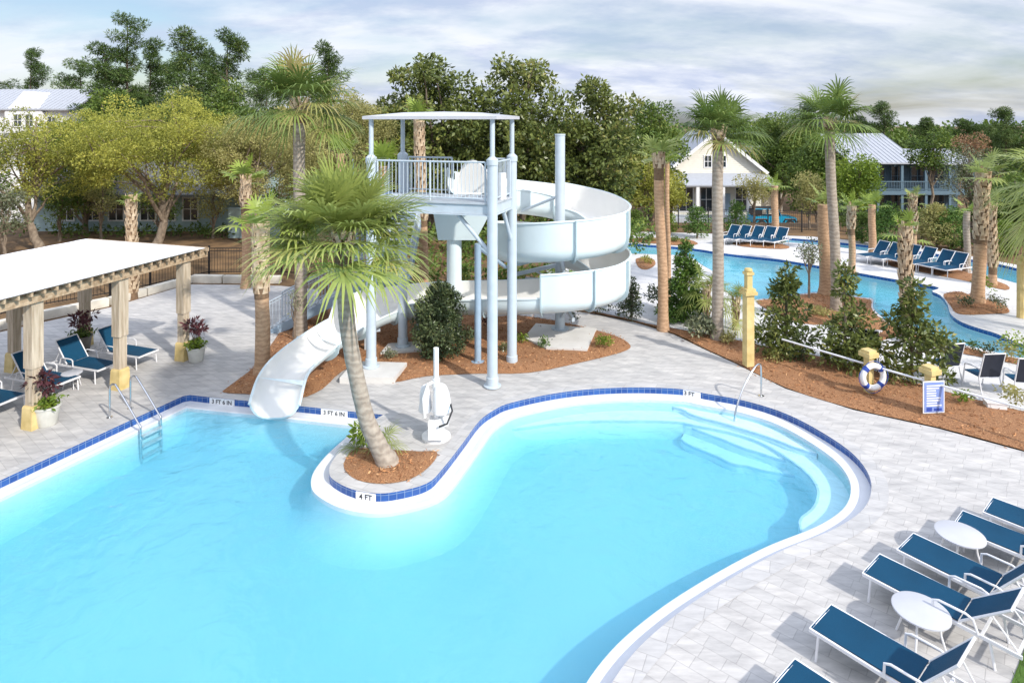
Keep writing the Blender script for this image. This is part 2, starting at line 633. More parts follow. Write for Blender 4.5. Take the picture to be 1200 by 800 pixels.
# ------------------------------------------------------------------ foliage
def quads(name, V, tint, m_, parent=None):
    """V: (N,4,3) leaf quads, tint: (N,)"""
    N = len(V)
    me = bpy.data.meshes.new(name)
    me.vertices.add(N * 4)
    me.loops.add(N * 4)
    me.polygons.add(N)
    me.vertices.foreach_set('co', V.reshape(-1).astype(np.float32))
    me.loops.foreach_set('vertex_index', np.arange(N * 4, dtype=np.int32))
    me.polygons.foreach_set('loop_start', np.arange(0, N * 4, 4, dtype=np.int32))
    me.update(calc_edges=True)
    at = me.attributes.new('tint', 'FLOAT', 'POINT')
    at.data.foreach_set('value', np.repeat(np.clip(tint, 0, 1), 4).astype(np.float32))
    me.materials.append(m_)
    o = bpy.data.objects.new(name, me)
    col.objects.link(o)
    if parent is not None:
        o.parent = parent
    return o


def leaves(C, size, aspect=0.45, outward=None, bias=0.5, droop=0.0):
    """leaf diamonds at C with random directions"""
    N = len(C)
    d = rng.normal(size=(N, 3))
    if outward is not None:
        d = d * (1 - bias) + outward * bias * 2
    d[:, 2] -= droop
    d /= np.linalg.norm(d, axis=1, keepdims=True) + 1e-9
    a = rng.normal(size=(N, 3))
    s = np.cross(d, a)
    s /= np.linalg.norm(s, axis=1, keepdims=True) + 1e-9
    L = size * rng.uniform(.65, 1.3, size=(N, 1))
    W = L * aspect
    nrm = np.cross(d, s)
    mid = C + d * L * 0.45
    return np.stack([C, mid + s * W * .5 + nrm * L * .06, C + d * L, mid - s * W * .5 + nrm * L * .06], axis=1)


def clump_points(centres, radii, per):
    cs, outs, ts = [], [], []
    for c, r_ in zip(centres, radii):
        n_ = max(8, int(per * r_ * r_))
        d = rng.normal(size=(n_, 3))
        d /= np.linalg.norm(d, axis=1, keepdims=True)
        rad = r_ * rng.uniform(.35, 1.05, size=(n_, 1)) ** 0.6
        cs.append(np.array(c) + d * rad * np.array([1, 1, .75]))
        outs.append(d)
        ts.append(np.full(n_, rng.uniform(.0, .48)) + rng.uniform(0, .5, n_))
    return np.concatenate(cs), np.concatenate(outs), np.concatenate(ts)


def crown_clumps(n, rx, ry, rz, cz, rmin, rmax, shell=0.55, taper=0.0):
    cs, rs = [], []
    while len(cs) < n:
        d = rng.normal(size=3)
        d /= np.linalg.norm(d)
        k = rng.uniform(shell, 0.95) if rng.random() < .8 else rng.uniform(.1, shell)
        u = d * k
        if u[2] < -0.75:
            continue
        w = 1 - taper * (u[2] + 1) / 2
        cs.append((u[0] * rx * w, u[1] * ry * w, cz + u[2] * rz))
        rs.append(rng.uniform(rmin, rmax))
    return cs, rs


def limb_path(a, b, sag=0.0, n=5, wob=0.15):
    a, b = Vector(a), Vector(b)
    L = (b - a).length
    out = []
    for i in range(n):
        t = i / (n - 1)
        p = a.lerp(b, t)
        if 0 < i < n - 1:
            p += Vector((random.uniform(-1, 1), random.uniform(-1, 1), random.uniform(-.5, .5))) * wob * L * .3
            p.z += sag * L * math.sin(PI * t)
        out.append(p)
    return out


DENS = 2.3


def tree(label, group, x, y, crown, leafmat, leaf=0.2, n=46, per=150, rmin=.6, rmax=1.1, trunk_r=.2, bark='bark',
         name='broadleaf_tree', zb=None, aspect=.5, shell=.55, fork=.45, taper=0.0, twigs=0, lean=0.0, limbs=12):
    """crown = (rx, ry, zlow, zhigh) relative to the ground"""
    zb = ground_z(y) if zb is None else zb
    rx, ry, zl, zh = crown
    root = empty(name, (x, y, zb), 0, label, 'tree', group)
    cz, rz = (zl + zh) / 2, (zh - zl) / 2
    rmax = min(rmax, rz * .6, rx * .6)
    rmin = min(rmin, rmax * .7)
    cs, rs = crown_clumps(n, max(rx - rmax * .5, .2), max(ry - rmax * .5, .2), max(rz - rmax * .4, .2), cz, rmin, rmax, shell, taper)
    b = MB()
    fk = zl + (zh - zl) * 0.12 if fork is None else max(zl * .75, .6)
    tp = limb_path((0, 0, -0.1), (lean, 0, fk), 0, 5, .12)
    b.tube(tp, [trunk_r * k for k in (1.35, 1.05, .95, .9, .85)], 9)
    top = limb_path(tp[-1], (lean + rx * .08, 0, zh - rz * .35), 0, 5, .2)
    b.tube(top, [trunk_r * k for k in (.8, .62, .45, .3, .12)], 7)
    order = sorted(range(len(cs)), key=lambda i: random.random())
    for i in order[:limbs]:
        s_ = random.choice([tp[-1], top[1], top[2]]) if cs[i][2] > cz - rz * .3 else tp[-1]
        b.tube(limb_path(s_, cs[i], .08, 5, .25), [trunk_r * k for k in (.5, .36, .26, .18, .07)], 6)
    for i in order[limbs:limbs + twigs]:
        s_ = random.choice(top[1:4])
        b.tube(limb_path(s_, cs[i], .08, 4, .3), [trunk_r * k for k in (.2, .15, .1, .05)], 5)
    b.build('trunk', M[bark], root, smooth=True)
    C, O, T = clump_points(cs, rs, per * DENS)
    V = leaves(C, leaf, aspect, O, .35)
    quads('crown', V, T, M[leafmat], root)
    return root


def at_px(cx, ytop, ybot, hw, Y, zb=None):
    """crown box read from the photo at distance Y"""
    zb = ground_z(Y) if zb is None else zb
    k = Y / FPX
    return (cx - 600) * k, Y, (hw * k, hw * k * .9, EYE - (ybot - HOR) * k - zb, EYE + (HOR - ytop) * k - zb)


def pine(label, px, ytop, Y, hw, bare=.35, group='pines behind the left trees', dense=1.0):
    k = Y / FPX
    x = (px - 600) * k
    zb = ground_z(Y)
    H = EYE + (HOR - ytop) * k - zb
    root = empty('pine_tree', (x, Y, zb), 0, label, 'tree', group)
    b = MB()
    tp = limb_path((0, 0, -.1), (random.uniform(-.3, .3), 0, H - .3), 0, 7, .03)
    b.tube(tp, [.2, .18, .16, .13, .1, .07, .03], 8)
    cs, rs = [], []
    nb = int(18 * dense)
    for i in range(nb):
        t = bare + (1 - bare) * (i + random.random() * .6) / nb
        z = min(H * t, H - .15)
        L = hw * k * (1.25 - .8 * (t - bare) / (1 - bare)) * random.uniform(.45, 1.2)
        a = random.uniform(0, 2 * PI)
        e = (L * math.cos(a), L * math.sin(a), min(z + L * random.uniform(.1, .5), H))
        b.tube(limb_path((0, 0, z), e, .05, 4, .15), [.06, .045, .03, .015], 5)
        for q in range(4):
            f = .28 + .24 * q
            cs.append((e[0] * f + random.uniform(-.2, .2), e[1] * f + random.uniform(-.2, .2), z + (e[2] - z) * f + random.uniform(-.1, .25)))
            rs.append(random.uniform(.36, .72))
    cs.append((0, 0, H))
    rs.append(.4)
    b.build('trunk', M['barkdark'], root, smooth=True)
    C, O, T = clump_points(cs, rs, 420)
    quads('crown', leaves(C, .3, .2, O, .5), T, M['pine'], root)
    return root


def shrub(label, x, y, rx, h, leafmat, leaf=.09, per=700, n=20, zb=.03, shape='round', name='shrub', group=None, cat='shrub', stem=True, rclump=None, airy=False, zlow=0.05):
    root = empty(name, (x, y, zb), 0, label, cat, group)
    rc = rclump or rx * .42
    cs, rs = [], []
    for i in range(n):
        if shape == 'cone':
            t = random.random() ** 1.4
            rr = (rx - rc * .5) * (1 - t) ** .8 * random.uniform(.4, 1)
            a = random.uniform(0, 2 * PI)
            cs.append((rr * math.cos(a), rr * math.sin(a), zlow + rc * .5 + (h - zlow - rc) * t))
            rs.append(rc * (1.05 - .6 * t))
        elif shape == 'column':
            t = random.random()
            w_ = math.sin(PI * min(1, .18 + .82 * t) ** .9) ** .6
            rr = (rx - rc * .6) * w_ * random.uniform(.3, 1)
            a = random.uniform(0, 2 * PI)
            cs.append((rr * math.cos(a), rr * math.sin(a), zlow + rc * .5 + (h - zlow - rc) * t))
            rs.append(rc * random.uniform(.7, 1))
        else:
            d = rng.normal(size=3)
            d /= np.linalg.norm(d)
            k = random.uniform(.4, 1)
            cs.append((d[0] * (rx - rc * .6) * k, d[1] * (rx - rc * .6) * k, zlow + (h - zlow) * .5 + d[2] * ((h - zlow) * .5 - rc * .5) * k))
            rs.append(rc * random.uniform(.7, 1.1))
    C, O, T = clump_points(cs, rs, per)
    ok = C[:, 2] > 0.0
    C, O, T = C[ok], O[ok], T[ok]
    V = leaves(C, leaf, .5, O, .35)
    if stem:
        b = MB()
        b.tube([(0, 0, -.05), (0.01, 0, h * .45), (0, 0.02, h * .85)], [.035 + rx * .03, .025 + rx * .02, .008], 6)
        for i in range(min(8, len(cs))):
            b.tube(limb_path((0, 0, min(cs[i][2] * .5, h * .5)), cs[i], .05, 4, .2), [.02, .016, .01, .005], 5)
        b.build('trunk' if airy else 'stem', M['bark'], root, smooth=True)
        quads('crown' if airy else 'foliage', V, T, M[leafmat], root)
    else:
        quads('foliage', V, T, M[leafmat], root)
    return root


# ------------------------------------------------------------------ palms
def fan_leaf(base, az, el, Lp, Rb, nseg, tint, droop=.35, spread=R(125), wid=.05):
    """one costapalmate frond: list of (4,3) quads"""
    Q, T = [], []
    ca, sa = math.cos(az), math.sin(az)
    d = Vector((ca * math.cos(el), sa * math.cos(el), math.sin(el)))
    side = Vector((-sa, ca, 0))
    up = side.cross(d) * -1
    if up.z < 0 and el > -1.2:
        up = -up
    # petiole bends down along its length
    pts = []
    for i in range(5):
        t = i / 4
        pts.append(Vector(base) + d * Lp * t + Vector((0, 0, -1)) * Lp * .22 * droop * t * t * 2)
    for i in range(4):
        w = side * (.022 - .003 * i)
        Q.append([pts[i] - w, pts[i] + w, pts[i + 1] + w * .9, pts[i + 1] - w * .9])
        T.append(tint)
    dd = (pts[4] - pts[3]).normalized()
    upn = side.cross(dd)
    if upn.z < 0:
        upn = -upn
    hub = pts[4]
    for s in range(nseg):
        th = -spread + 2 * spread * s / (nseg - 1) + random.uniform(-.03, .03)
        o = hub + dd * Rb * .16 * max(0, math.cos(th))
        dirn = (dd * math.cos(th) + side * math.sin(th) + upn * (.18 + .12 * abs(math.sin(th)))).normalized()
        L = Rb * (.72 + .28 * math.cos(th * .8)) * random.uniform(.88, 1.08)
        wv = dirn.cross(upn).normalized()
        ks = (0, .38, .72, 1.0)
        ws = (.35, 1.0, .7, .06)
        dr = droop * random.uniform(.7, 1.35)
        pp = [o + dirn * L * t + Vector((0, 0, -1)) * L * dr * (t ** 2.8) * .95 for t in ks]
        fold = upn * wid * .25
        tt = tint + random.uniform(-.14, .14)
        for i in range(3):
            a0, a1 = wv * wid * ws[i] * .5 * Rb, wv * wid * ws[i + 1] * .5 * Rb
            Q.append([pp[i] - a0, pp[i] + a0, pp[i + 1] + a1, pp[i + 1] - a1])
            T.append(tt)
    return Q, T


def palm(label, pts, r0, r1, crown_r, nf, bark='palmgrey', boots=0.0, group=None, leafmat='palmleaf', elmin=-40, elmax=85, nseg=26,
         name='sabal_palm', droop=.35, short=False, dead=0.0, wid=.055, swell=0.0, boot_r=1.0, petiole=.52, jit=.22, spread=R(125)):
    """pts = trunk centre line in world space, bottom first; boots = share of the trunk still wearing leaf bases"""
    base = Vector(pts[0])
    loc = [Vector(p) - base for p in pts]
    root = empty(name, base, 0, label, 'palm tree', group)
    path = catmull(loc, 6)
    b = MB()
    n = len(path)
    rs = []
    for i in range(n):
        t = i / (n - 1)
        rr = r0 + (r1 - r0) * min(1, t * 2.2) if t < .45 else r1 * (1 + swell * (t - .45))
        if t < .12:
            rr *= 1 + (.12 - t) * 2.2
        rs.append(rr * random.uniform(.97, 1.03))
    path[0] = path[0] + Vector((0, 0, -.08))
    b.tube(path, rs, 14)
    b.build('trunk', M[bark], root, smooth=True)
    if boots > 0:
        bb = MB()
        L = sum((path[i + 1] - path[i]).length for i in range(n - 1))
        nrow = int(L * boots / .15)
        for k in range(nrow):
            t = 1 - boots * k / nrow
            f = t * (n - 1)
            i = min(int(f), n - 2)
            c = path[i].lerp(path[i + 1], f - i)
            rr = rs[i]
            for q in range(5):
                a = (q + .5 * (k % 2)) * PI * 2 / 5 + k * .1 + random.uniform(-.08, .08)
                o = Vector((math.cos(a), math.sin(a), 0))
                s = Vector((-o.y, o.x, 0))
                h = .3 * random.uniform(.8, 1.2)
                out = .055 * boot_r * random.uniform(.6, 1.4)
                w0, w1 = rr * .46, rr * .2
                p0 = c + o * rr * .93
                p1 = c + o * (rr + out) + Vector((0, 0, h))
                vs = [p0 - s * w0, p0 + s * w0, p1 + s * w1, p1 - s * w1, p0 - s * w0 * .7 + o * .035, p0 + s * w0 * .7 + o * .035, p1 + s * w1 + o * .02, p1 - s * w1 + o * .02]
                bb.add(vs, [(4, 5, 6, 7), (0, 4, 7, 3), (5, 1, 2, 6), (3, 7, 6, 2), (0, 1, 5, 4)])
        i0 = int((1 - boots) * (n - 1))
        if n - 1 - i0 >= 1:
            bb.tube(path[i0:], [r_ * 1.03 for r_ in rs[i0:]], 14, mi=1)
        bb.build('leaf_bases', [M['boots'], M['bootgap']], root)
    top = path[-1]
    Q, T = [], []
    for i in range(nf):
        u = (i + .5) / nf
        el = math.asin(math.sin(R(elmax)) + (math.sin(R(elmin)) - math.sin(R(elmax))) * u) + random.uniform(-jit, jit)
        az = i * 2.39996 + random.uniform(-.25, .25)
        Lp = crown_r * petiole * (1.05 if not short else .8) * random.uniform(.85, 1.15)
        Rb = crown_r * .58 * random.uniform(.85, 1.12)
        ti = .25 + .4 * random.random() + (.3 if u > .82 else 0)
        if random.random() < dead:
            ti = 1.0
        q_, t_ = fan_leaf(top + Vector((0, 0, random.uniform(-.15, .1) - .2 * u)), az, el, Lp, Rb, nseg, ti, droop * (.6 + .8 * u), spread, wid)
        Q += q_
        T += t_
    V = np.array([[tuple(p) for p in q] for q in Q])
    quads('crown', V, np.array(T), M[leafmat], root)
    return root


def palm_px(label, base, top, wpx, crown_px, nf, Ylean=0.0, **kw):
    if kw.get('short') or nf < 13:
        nf = max(6, int(nf * .8))
        kw.setdefault('nseg', 14)
        kw.setdefault('wid', .12)
        kw.setdefault('petiole', .62)
        kw.setdefault('spread', R(105))
    X, Y = G(*base)
    s = FPX / Y
    xt, zt = (top[0] - 600) / s, EYE - (top[1] - HOR) / s
    p = [(X, Y, 0), (X + (xt - X) * .3 + .03, Y + Ylean * .3, zt * .35), (X + (xt - X) * .7 - .02, Y + Ylean * .7, zt * .7), (xt, Y + Ylean, zt)]
    r_ = wpx / s / 2 * (.88 if 'palmred' == kw.get('bark') else 1) - (.05 if kw.get('boots', 0) > .15 else 0.0)
    return palm(label, p, r_ * 1.08, r_, crown_px / s, nf, **kw)


# ================================================================== SETTING
pool_px_arc = [(449, 486), (436, 494), (418, 510), (400, 527), (388, 543), (386, 555), (392, 563), (412, 573), (439, 578), (465, 576), (500, 566.5), (518, 550),
               (542, 519.5), (562, 493), (580, 480), (599, 472), (650, 461), (700, 455.5), (750, 454), (798, 456), (826, 461), (870, 469), (914, 482),
               (952, 500), (994, 527), (1016, 552), (1021, 575), (1011, 597), (979, 619), (925, 641), (880, 664), (830, 694), (790, 722), (750, 757), (720, 795), (700, 835)]
arc = smooth2(GL(pool_px_arc), 4, closed=False)
cA, cB = G(0, 563), G(217, 463)
left_line = [(-14.6, 2.9), (-12.4, 8.1), cA, (cA[0] * .5 + cB[0] * .5, cA[1] * .5 + cB[1] * .5), (cB[0] - .12, cB[1] - .28), (cB[0] - .02, cB[1] - .06), (cB[0] + .12, cB[1] + .01)]
far_line = GL([(260, 467), (292, 470), (353, 476), (410, 482)])
pool = left_line + far_line + arc + [(0.7, 7.0), (0.5, 5.0), (0.2, 2.9)]
pool = ccw(pool)

river1_px = [(716, 285), (760, 287), (810, 291), (850, 297), (885, 301), (920, 305), (985, 316), (1030, 324), (1076, 332), (1100, 337), (1092, 341), (1102, 346), (1110, 356),
             (1114, 368), (1128, 378), (1152, 386), (1168, 391), (1200, 404), (1270, 424), (1290, 438), (1200, 420), (1169, 413), (1131, 404), (1097, 396), (1070, 388), (1044, 378), (1029, 367),
             (1023, 359), (1023, 350), (1010, 348), (978, 343), (960, 342), (938, 344), (903, 349), (883, 351), (866, 350), (850, 340), (838, 320), (822, 310), (806, 300), (770, 298), (740, 297), (716, 295)]
river1 = ccw(smooth2(GL(river1_px), 3))
river2_px = [(905, 278), (950, 281), (1002, 286), (1066, 293), (1110, 299.5), (1138, 304), (1168, 309), (1190, 314), (1240, 326), (1300, 342),
             (1300, 362), (1240, 345), (1178, 328), (1138, 317), (1110, 311), (1066, 302), (1002, 292), (950, 286), (905, 282)]
river2 = ccw(smooth2(GL(river2_px), 3))

# ground: one sheet, pools cut out of it, dropping gently towards the houses
b = MB()
outer = [(-160, -30), (160, -30), (160, 44), (-160, 44)]
loops = [outer, offset(pool, -.02), offset(river1, -.02), offset(river2, -.02)]
ls = [[Vector((x, y, 0)) for x, y in lp] for lp in loops]
gv = [(p.x, p.y, -0.03) for lp in ls for p in lp]
b.add(gv, [t for t in tessellate_polygon(ls)])
yy = [44, 46, 48, 50, 52, 54, 56, 58, 60, 80, 140, 400, 900]
xx = [-900, -400, -160, -80, 0, 80, 160, 400, 900]
vs = [(x, y, ground_z(y)) for y in yy for x in xx]
nx = len(xx)
b.add(vs, [(j * nx + i, j * nx + i + 1, (j + 1) * nx + i + 1, (j + 1) * nx + i) for j in range(len(yy) - 1) for i in range(nx - 1)])
ground = tag(b.build('ground', M['straw']), kind='structure')

# decks
deck_poly = ccw([(-32, -4), (-32, 0), (-20.5, 17.5)] + GL([(48, 378), (129, 360), (208, 337), (225, 333), (300, 334), (330, 335), (420, 344), (560, 352), (640, 360), (690, 367), (745, 378), (790, 392), (825, 409), (860, 425), (920, 455),
                                               (1000, 480), (1100, 502), (1200, 529), (1300, 557), (1400, 585)]) + [(24, 8), (24, -4)])
tag(flat('pool_deck', [deck_poly, pool], 0.0, M['paver']), kind='structure')
deck2_poly = ccw(GL([(640, 300), (690, 276), (735, 271), (810, 273), (880, 275), (950, 277), (1002, 282), (1066, 289), (1138, 300), (1190, 310), (1250, 325), (1340, 350), (1400, 400), (1400, 510), (1250, 492), (1180, 477), (1100, 456), (1020, 433),
                     (960, 417), (900, 406), (850, 395), (760, 379), (700, 365), (660, 356), (640, 340)]))
tag(flat('river_deck', [deck2_poly, river1, river2], -0.004, M['deckwhite']), kind='structure')
# coping ring round the pool
cp_out = offset(pool, -.3)
b = MB()
n = len(pool)
b.add([(x, y, .005) for x, y in pool] + [(x, y, .005) for x, y in cp_out], [(i, (i + 1) % n, n + (i + 1) % n, n + i) for i in range(n)])
tag(b.build('pool_coping', M['coping']), kind='structure')


def basin(poly, wl, floor_z, ledge, prefix, wmat, tilew=.17):
    inner = offset(poly, ledge) if ledge > 0 else poly
    n = len(poly)
    # tiled wall with running-length UVs
    b = MB()
    b.uv = []
    u = 0
    for i in range(n):
        p, q = poly[i], poly[(i + 1) % n]
        L = math.dist(p, q)
        b.add([(p[0], p[1], .004), (q[0], q[1], .004), (q[0], q[1], wl), (p[0], p[1], wl)], [(0, 1, 2, 3)])
    me_uv = []
    o = b
    o.uv = None
    ob = o.build(prefix + '_tile_band', M['tile'])
    me = ob.data
    ul = me.uv_layers.new(name='UVMap')
    for i, pg in enumerate(me.polygons):
        p, q = poly[i], poly[(i + 1) % n]
        L = math.dist(p, q)
        for li in pg.loop_indices:
            co = me.vertices[me.loops[li].vertex_index].co
            e = math.dist((co.x, co.y), p)
            ul.data[li].uv = (u + e, co.z + .5)
        u += L
    tag(ob, kind='structure')
    if ledge > 0:
        b = MB()
        lip = offset(poly, ledge - .05)
        mid = offset(poly, ledge * .5)
        rows = [(poly, wl), (mid, wl - .012), (lip, wl + .004), (inner, wl - .005), (inner, wl - .09)]
        for j in range(len(rows) - 1):
            A, za = rows[j]
            B, zb_ = rows[j + 1]
            b.add([(x, y, za) for x, y in A] + [(x, y, zb_) for x, y in B], [(i, (i + 1) % n, n + (i + 1) % n, n + i) for i in range(n)])
        tag(b.build(prefix + '_gutter_ledge', M['gutter'], smooth=True), kind='structure')
    # shell
    b = MB()
    D = floor_z - wl
    rows = [(0, wl - (.09 if ledge > 0 else 0)), (0, wl + D * .3), (.04, wl + D * .52), (.12, wl + D * .72), (.25, wl + D * .88), (.4, wl + D * .97), (.5, floor_z)]
    lim = [.5] * n          # how far each wall point can move in before it meets another wall
    for i in range(n):
        d_ = .5
        while d_ > .02:
            q_ = offset([inner[i - 1], inner[i], inner[(i + 1) % n]], d_)[1]
            if dist_poly(inner, *q_) > d_ * .9:
                break
            d_ *= .8
        lim[i] = d_
    for _ in range(6):      # even out
        lim = [min(lim[i], (lim[i - 1] + lim[(i + 1) % n]) / 2 + .01) for i in range(n)]

    def inset(d_):
        out = []
        for i in range(n):
            k_ = d_ / .5 * lim[i]
            out.append(offset([inner[i - 1], inner[i], inner[(i + 1) % n]], k_)[1] if k_ > 0 else inner[i])
        return out
    rows = [(inset(d_), z_ - (.006 if d_ == .5 else 0)) for d_, z_ in rows]
    vs = [(x, y, z_) for pl, z_ in rows for x, y in pl]
    b.add(vs, [(j * n + i, j * n + (i + 1) % n, (j + 1) * n + (i + 1) % n, (j + 1) * n + i) for j in range(len(rows) - 1) for i in range(n)])
    lsl = [[Vector((x, y, 0)) for x, y in inner]]
    b.add([(x, y, floor_z) for x, y in inner], [t for t in tessellate_polygon(lsl)])
    tag(b.build(prefix + '_basin', M['plaster'], smooth=True), kind='structure')
    wp = offset(poly, ledge - .03) if ledge > 0 else offset(poly, -.03)
    b = MB()
    b.prism(wp, floor_z - .05, wl - .012)
    w = b.build(prefix + '_water', wmat, recalc=False)
    tag(w, kind='structure')
    return inner


inner = basin(pool, -.155, -.9, .36, 'pool', M['water'])
basin(river1, -.14, -.75, 0, 'river', M['riverwater'])
basin(river2, -.14, -.75, 0, 'outer_channel', M['riverwater'])

# entry bench and curved steps along the far right of the pool
def nearest(px, py):
    p = G(px, py)
    return min(range(len(inner)), key=lambda i: math.dist(inner[i], p))


def chain(a, c):
    i, j = nearest(*a), nearest(*c)
    n = len(inner)
    idx = []
    k = i
    while True:
        idx.append(k)
        if k == j or len(idx) > n:
            break
        k = (k + 1) % n
    out = []
    for k in idx:
        p, q = Vector(inner[k - 1]), Vector(inner[(k + 1) % n])
        d = (q - p).normalized()
        out.append((Vector(inner[k]), Vector((-d.y, d.x))))
    # even spacing
    pts = [out[0]]
    for (p, nn), (q, mm) in zip(out[:-1], out[1:]):
        m_ = max(1, int((q - p).length / .12))
        for t in range(1, m_ + 1):
            pts.append((p.lerp(q, t / m_), nn.lerp(mm, t / m_).normalized()))
    return pts


def shelf(name, ch, wfun, z, shadeline=True):
    m_ = len(ch)
    back = [p - nn * .02 for p, nn in ch]
    front = [p + nn * wfun(i / (m_ - 1)) for i, (p, nn) in enumerate(ch)]
    vs = [(*p, z) for p in back] + [(*p, z) for p in front] + [(*p, -1.02) for p in front]
    fs, b = [], MB()
    for i in range(m_ - 1):
        fs += [(i, i + 1, m_ + i + 1, m_ + i), (m_ + i, m_ + i + 1, 2 * m_ + i + 1, 2 * m_ + i)]
    b.add(vs, fs)
    for e in (0, m_ - 1):
        if wfun(e / (m_ - 1)) > .06:
            b.add([vs[e], vs[m_ + e], vs[2 * m_ + e], (*back[e], -1.02)], [(0, 1, 2, 3)])
    if shadeline:  # thin painted strip on the front edge, standing in for a shadow line
        nz_ = [p - nn * .05 for p, (_, nn) in zip(front, ch)]
        b.add([(*p, z + .004) for p in front] + [(*p, z + .004) for p in nz_] + [(p.x + nn.x * .004, p.y + nn.y * .004, z - .05) for p, (_, nn) in zip(front, ch)],
              [q for i in range(m_ - 1) for q in ((i, i + 1, m_ + i + 1, m_ + i), (i, i + 1, 2 * m_ + i + 1, 2 * m_ + i))], 1)
    o = b.build(name, [M['step'], M['shadeline']], smooth=True)
    return tag(o, kind='structure')


bench_ch = chain((968, 612), (615, 488))
shelf('pool_bench', bench_ch, lambda t: .02 + .6 * min(1, (1 - t) / .3) ** .7 * min(1, .55 + t * 12), -.45)
step_ch = chain((945, 520), (795, 472))


def bow(d):
    return lambda t: .03 + d * max(0, math.sin(PI * t)) ** .9


shelf('pool_step', step_ch, bow(.5), -.32)
shelf('pool_step', chain((953, 525), (788, 471)), bow(1.0), -.52)
shelf('pool_step', chain((958, 530), (781, 471)), bow(1.5), -.72)

# mulch beds
bed_tower = bed('mulch_bed', [(460, 448), (500, 441), (560, 438), (620, 437), (680, 425), (728, 413), (739, 405), (722, 394), (690, 385), (640, 374), (560, 365), (470, 362), (400, 360), (345, 372), (322, 398), (300, 428),
                  (268, 453), (262, 460), (290, 462), (330, 466), (352, 467), (378, 456), (400, 436), (430, 424), (468, 432)], sm=3)
bed('mulch_bed', [(690, 366), (745, 377), (790, 391), (825, 408), (860, 424), (920, 454), (1000, 479), (1100, 501), (1200, 528), (1300, 556), (1330, 540), (1300, 508), (1250, 493), (1180, 478), (1100, 457), (1020, 434), (960, 418), (900, 407), (850, 396), (760, 380), (710, 368)], sm=3)
bed('mulch_bed', [(886, 353), (903, 351), (938, 346), (960, 344), (978, 345), (1010, 350), (1021, 352), (1021, 360), (1027, 369), (1042, 380), (1066, 390), (1045, 396), (1030, 399), (1027, 393), (1035, 387), (1010, 386), (980, 381), (940, 379), (905, 366)], sm=3)
bed('mulch_bed', [(1106, 345), (1125, 342), (1145, 349), (1172, 355), (1183, 366), (1160, 368), (1124, 368), (1113, 357)], sm=4)
bed('mulch_bed', [(1066, 391), (1097, 399), (1131, 407), (1169, 416), (1240, 430), (1260, 445), (1230, 436), (1169, 422), (1131, 415), (1097, 407), (1070, 399)], sm=3)
bed('mulch_bed', [(735, 280), (770, 279), (806, 281), (818, 286), (800, 288), (760, 285), (735, 283)], sm=3)
bed('mulch_bed', [(746, 303), (764, 303), (768, 310), (758, 316), (748, 313)], sm=4, step=.35)
bed('mulch_bed', [(1040, 305), (1075, 304), (1110, 313), (1150, 324), (1180, 334), (1178, 340), (1140, 331), (1080, 319), (1045, 312)], sm=3)
bed('mulch_bed', [(404, 540), (418, 526), (455, 527), (490, 529), (512, 530), (505, 545), (482, 561), (450, 567), (420, 563), (405, 552)], sm=4, step=.18, top=.06)
bed('mulch_bed', [(860, 284), (905, 285), (925, 289), (915, 292), (870, 289)], sm=3)
# loose bark and needles on the beds, a few strays on the paving
CC = []
for poly in BEDS:
    xs = [p[0] for p in poly]
    ys = [p[1] for p in poly]
    near = min(ys) < 26
    n_ = int((max(xs) - min(xs)) * (max(ys) - min(ys)) * (110 if near else 25))
    for _ in range(min(n_, 22000)):
        x, y = random.uniform(min(xs), max(xs)), random.uniform(min(ys), max(ys))
        if inside(poly, x, y):
            d_ = dist_poly(poly, x, y)
            CC.append((x, y, .02 + min(d_ * .25, .09)))
        elif random.random() < .04 and dist_poly(poly, x, y) < .22:
            CC.append((x, y, .008))
CC = np.array(CC)
fl = rng.normal(size=(len(CC), 3)) * np.array([1, 1, .18])
fl /= np.linalg.norm(fl, axis=1, keepdims=True)
o = quads('mulch_chips', leaves(CC, .1, .22, fl, .6), rng.uniform(0, 1, len(CC)), M['chip'])
tag(o, 'loose reddish bark chips and pine needles strewn over the planting beds', 'mulch', kind='stuff')
# lawn corner
lawn_poly = [(7.1, 8.85), (6.2, 8.05), (4.2, 5.0), (6, 3), (14, 3), (16, 9.2), (7.6, 9.15)]
tag(flat('lawn', [ccw(lawn_poly)], .012, M['lawn']), kind='structure')
N = 9000
px_ = np.stack([rng.uniform(4.5, 12, N), rng.uniform(5, 9.2, N), np.full(N, .012)], 1)
px_ = px_[[inside(lawn_poly, p[0], p[1]) for p in px_]]
up = np.tile(np.array([[0, 0, 1.0]]), (len(px_), 1))
g = quads('grass', leaves(px_, .07, .12, up, .7), rng.uniform(0, .8, len(px_)), M['grassleaf'])
tag(g, kind='stuff', label='short green lawn grass in the bottom right corner', cat='grass')

# concrete footings below the tower and slide
pads = [('concrete_footing', [(398, 449), (462, 449), (477, 431), (415, 429)]), ('concrete_footing', [(446, 419), (495, 416), (492, 405), (455, 408)]),
        ('concrete_footing', [(614, 401), (640, 413), (688, 415), (699, 390), (628, 384)]), ('concrete_footing', [(500, 402), (525, 410), (545, 398), (520, 393)])]
for nm, q in pads:
    b = MB()
    b.prism(GL(q), -.02, .16)
    tag(b.build(nm, M['concrete']), kind='structure')

# road behind, parking side
tag(flat('road', [ccw([(6, 53.5), (40, 53.5), (40, 59.5), (6, 59.5)])], ground_z(58) + .1, M['asphalt']), kind='structure')

# ================================================================== WATER SLIDE
def helix(a, z):
    return (1.64 + 1.75 * math.cos(a), 22.0 + 1.75 * math.sin(a), z)


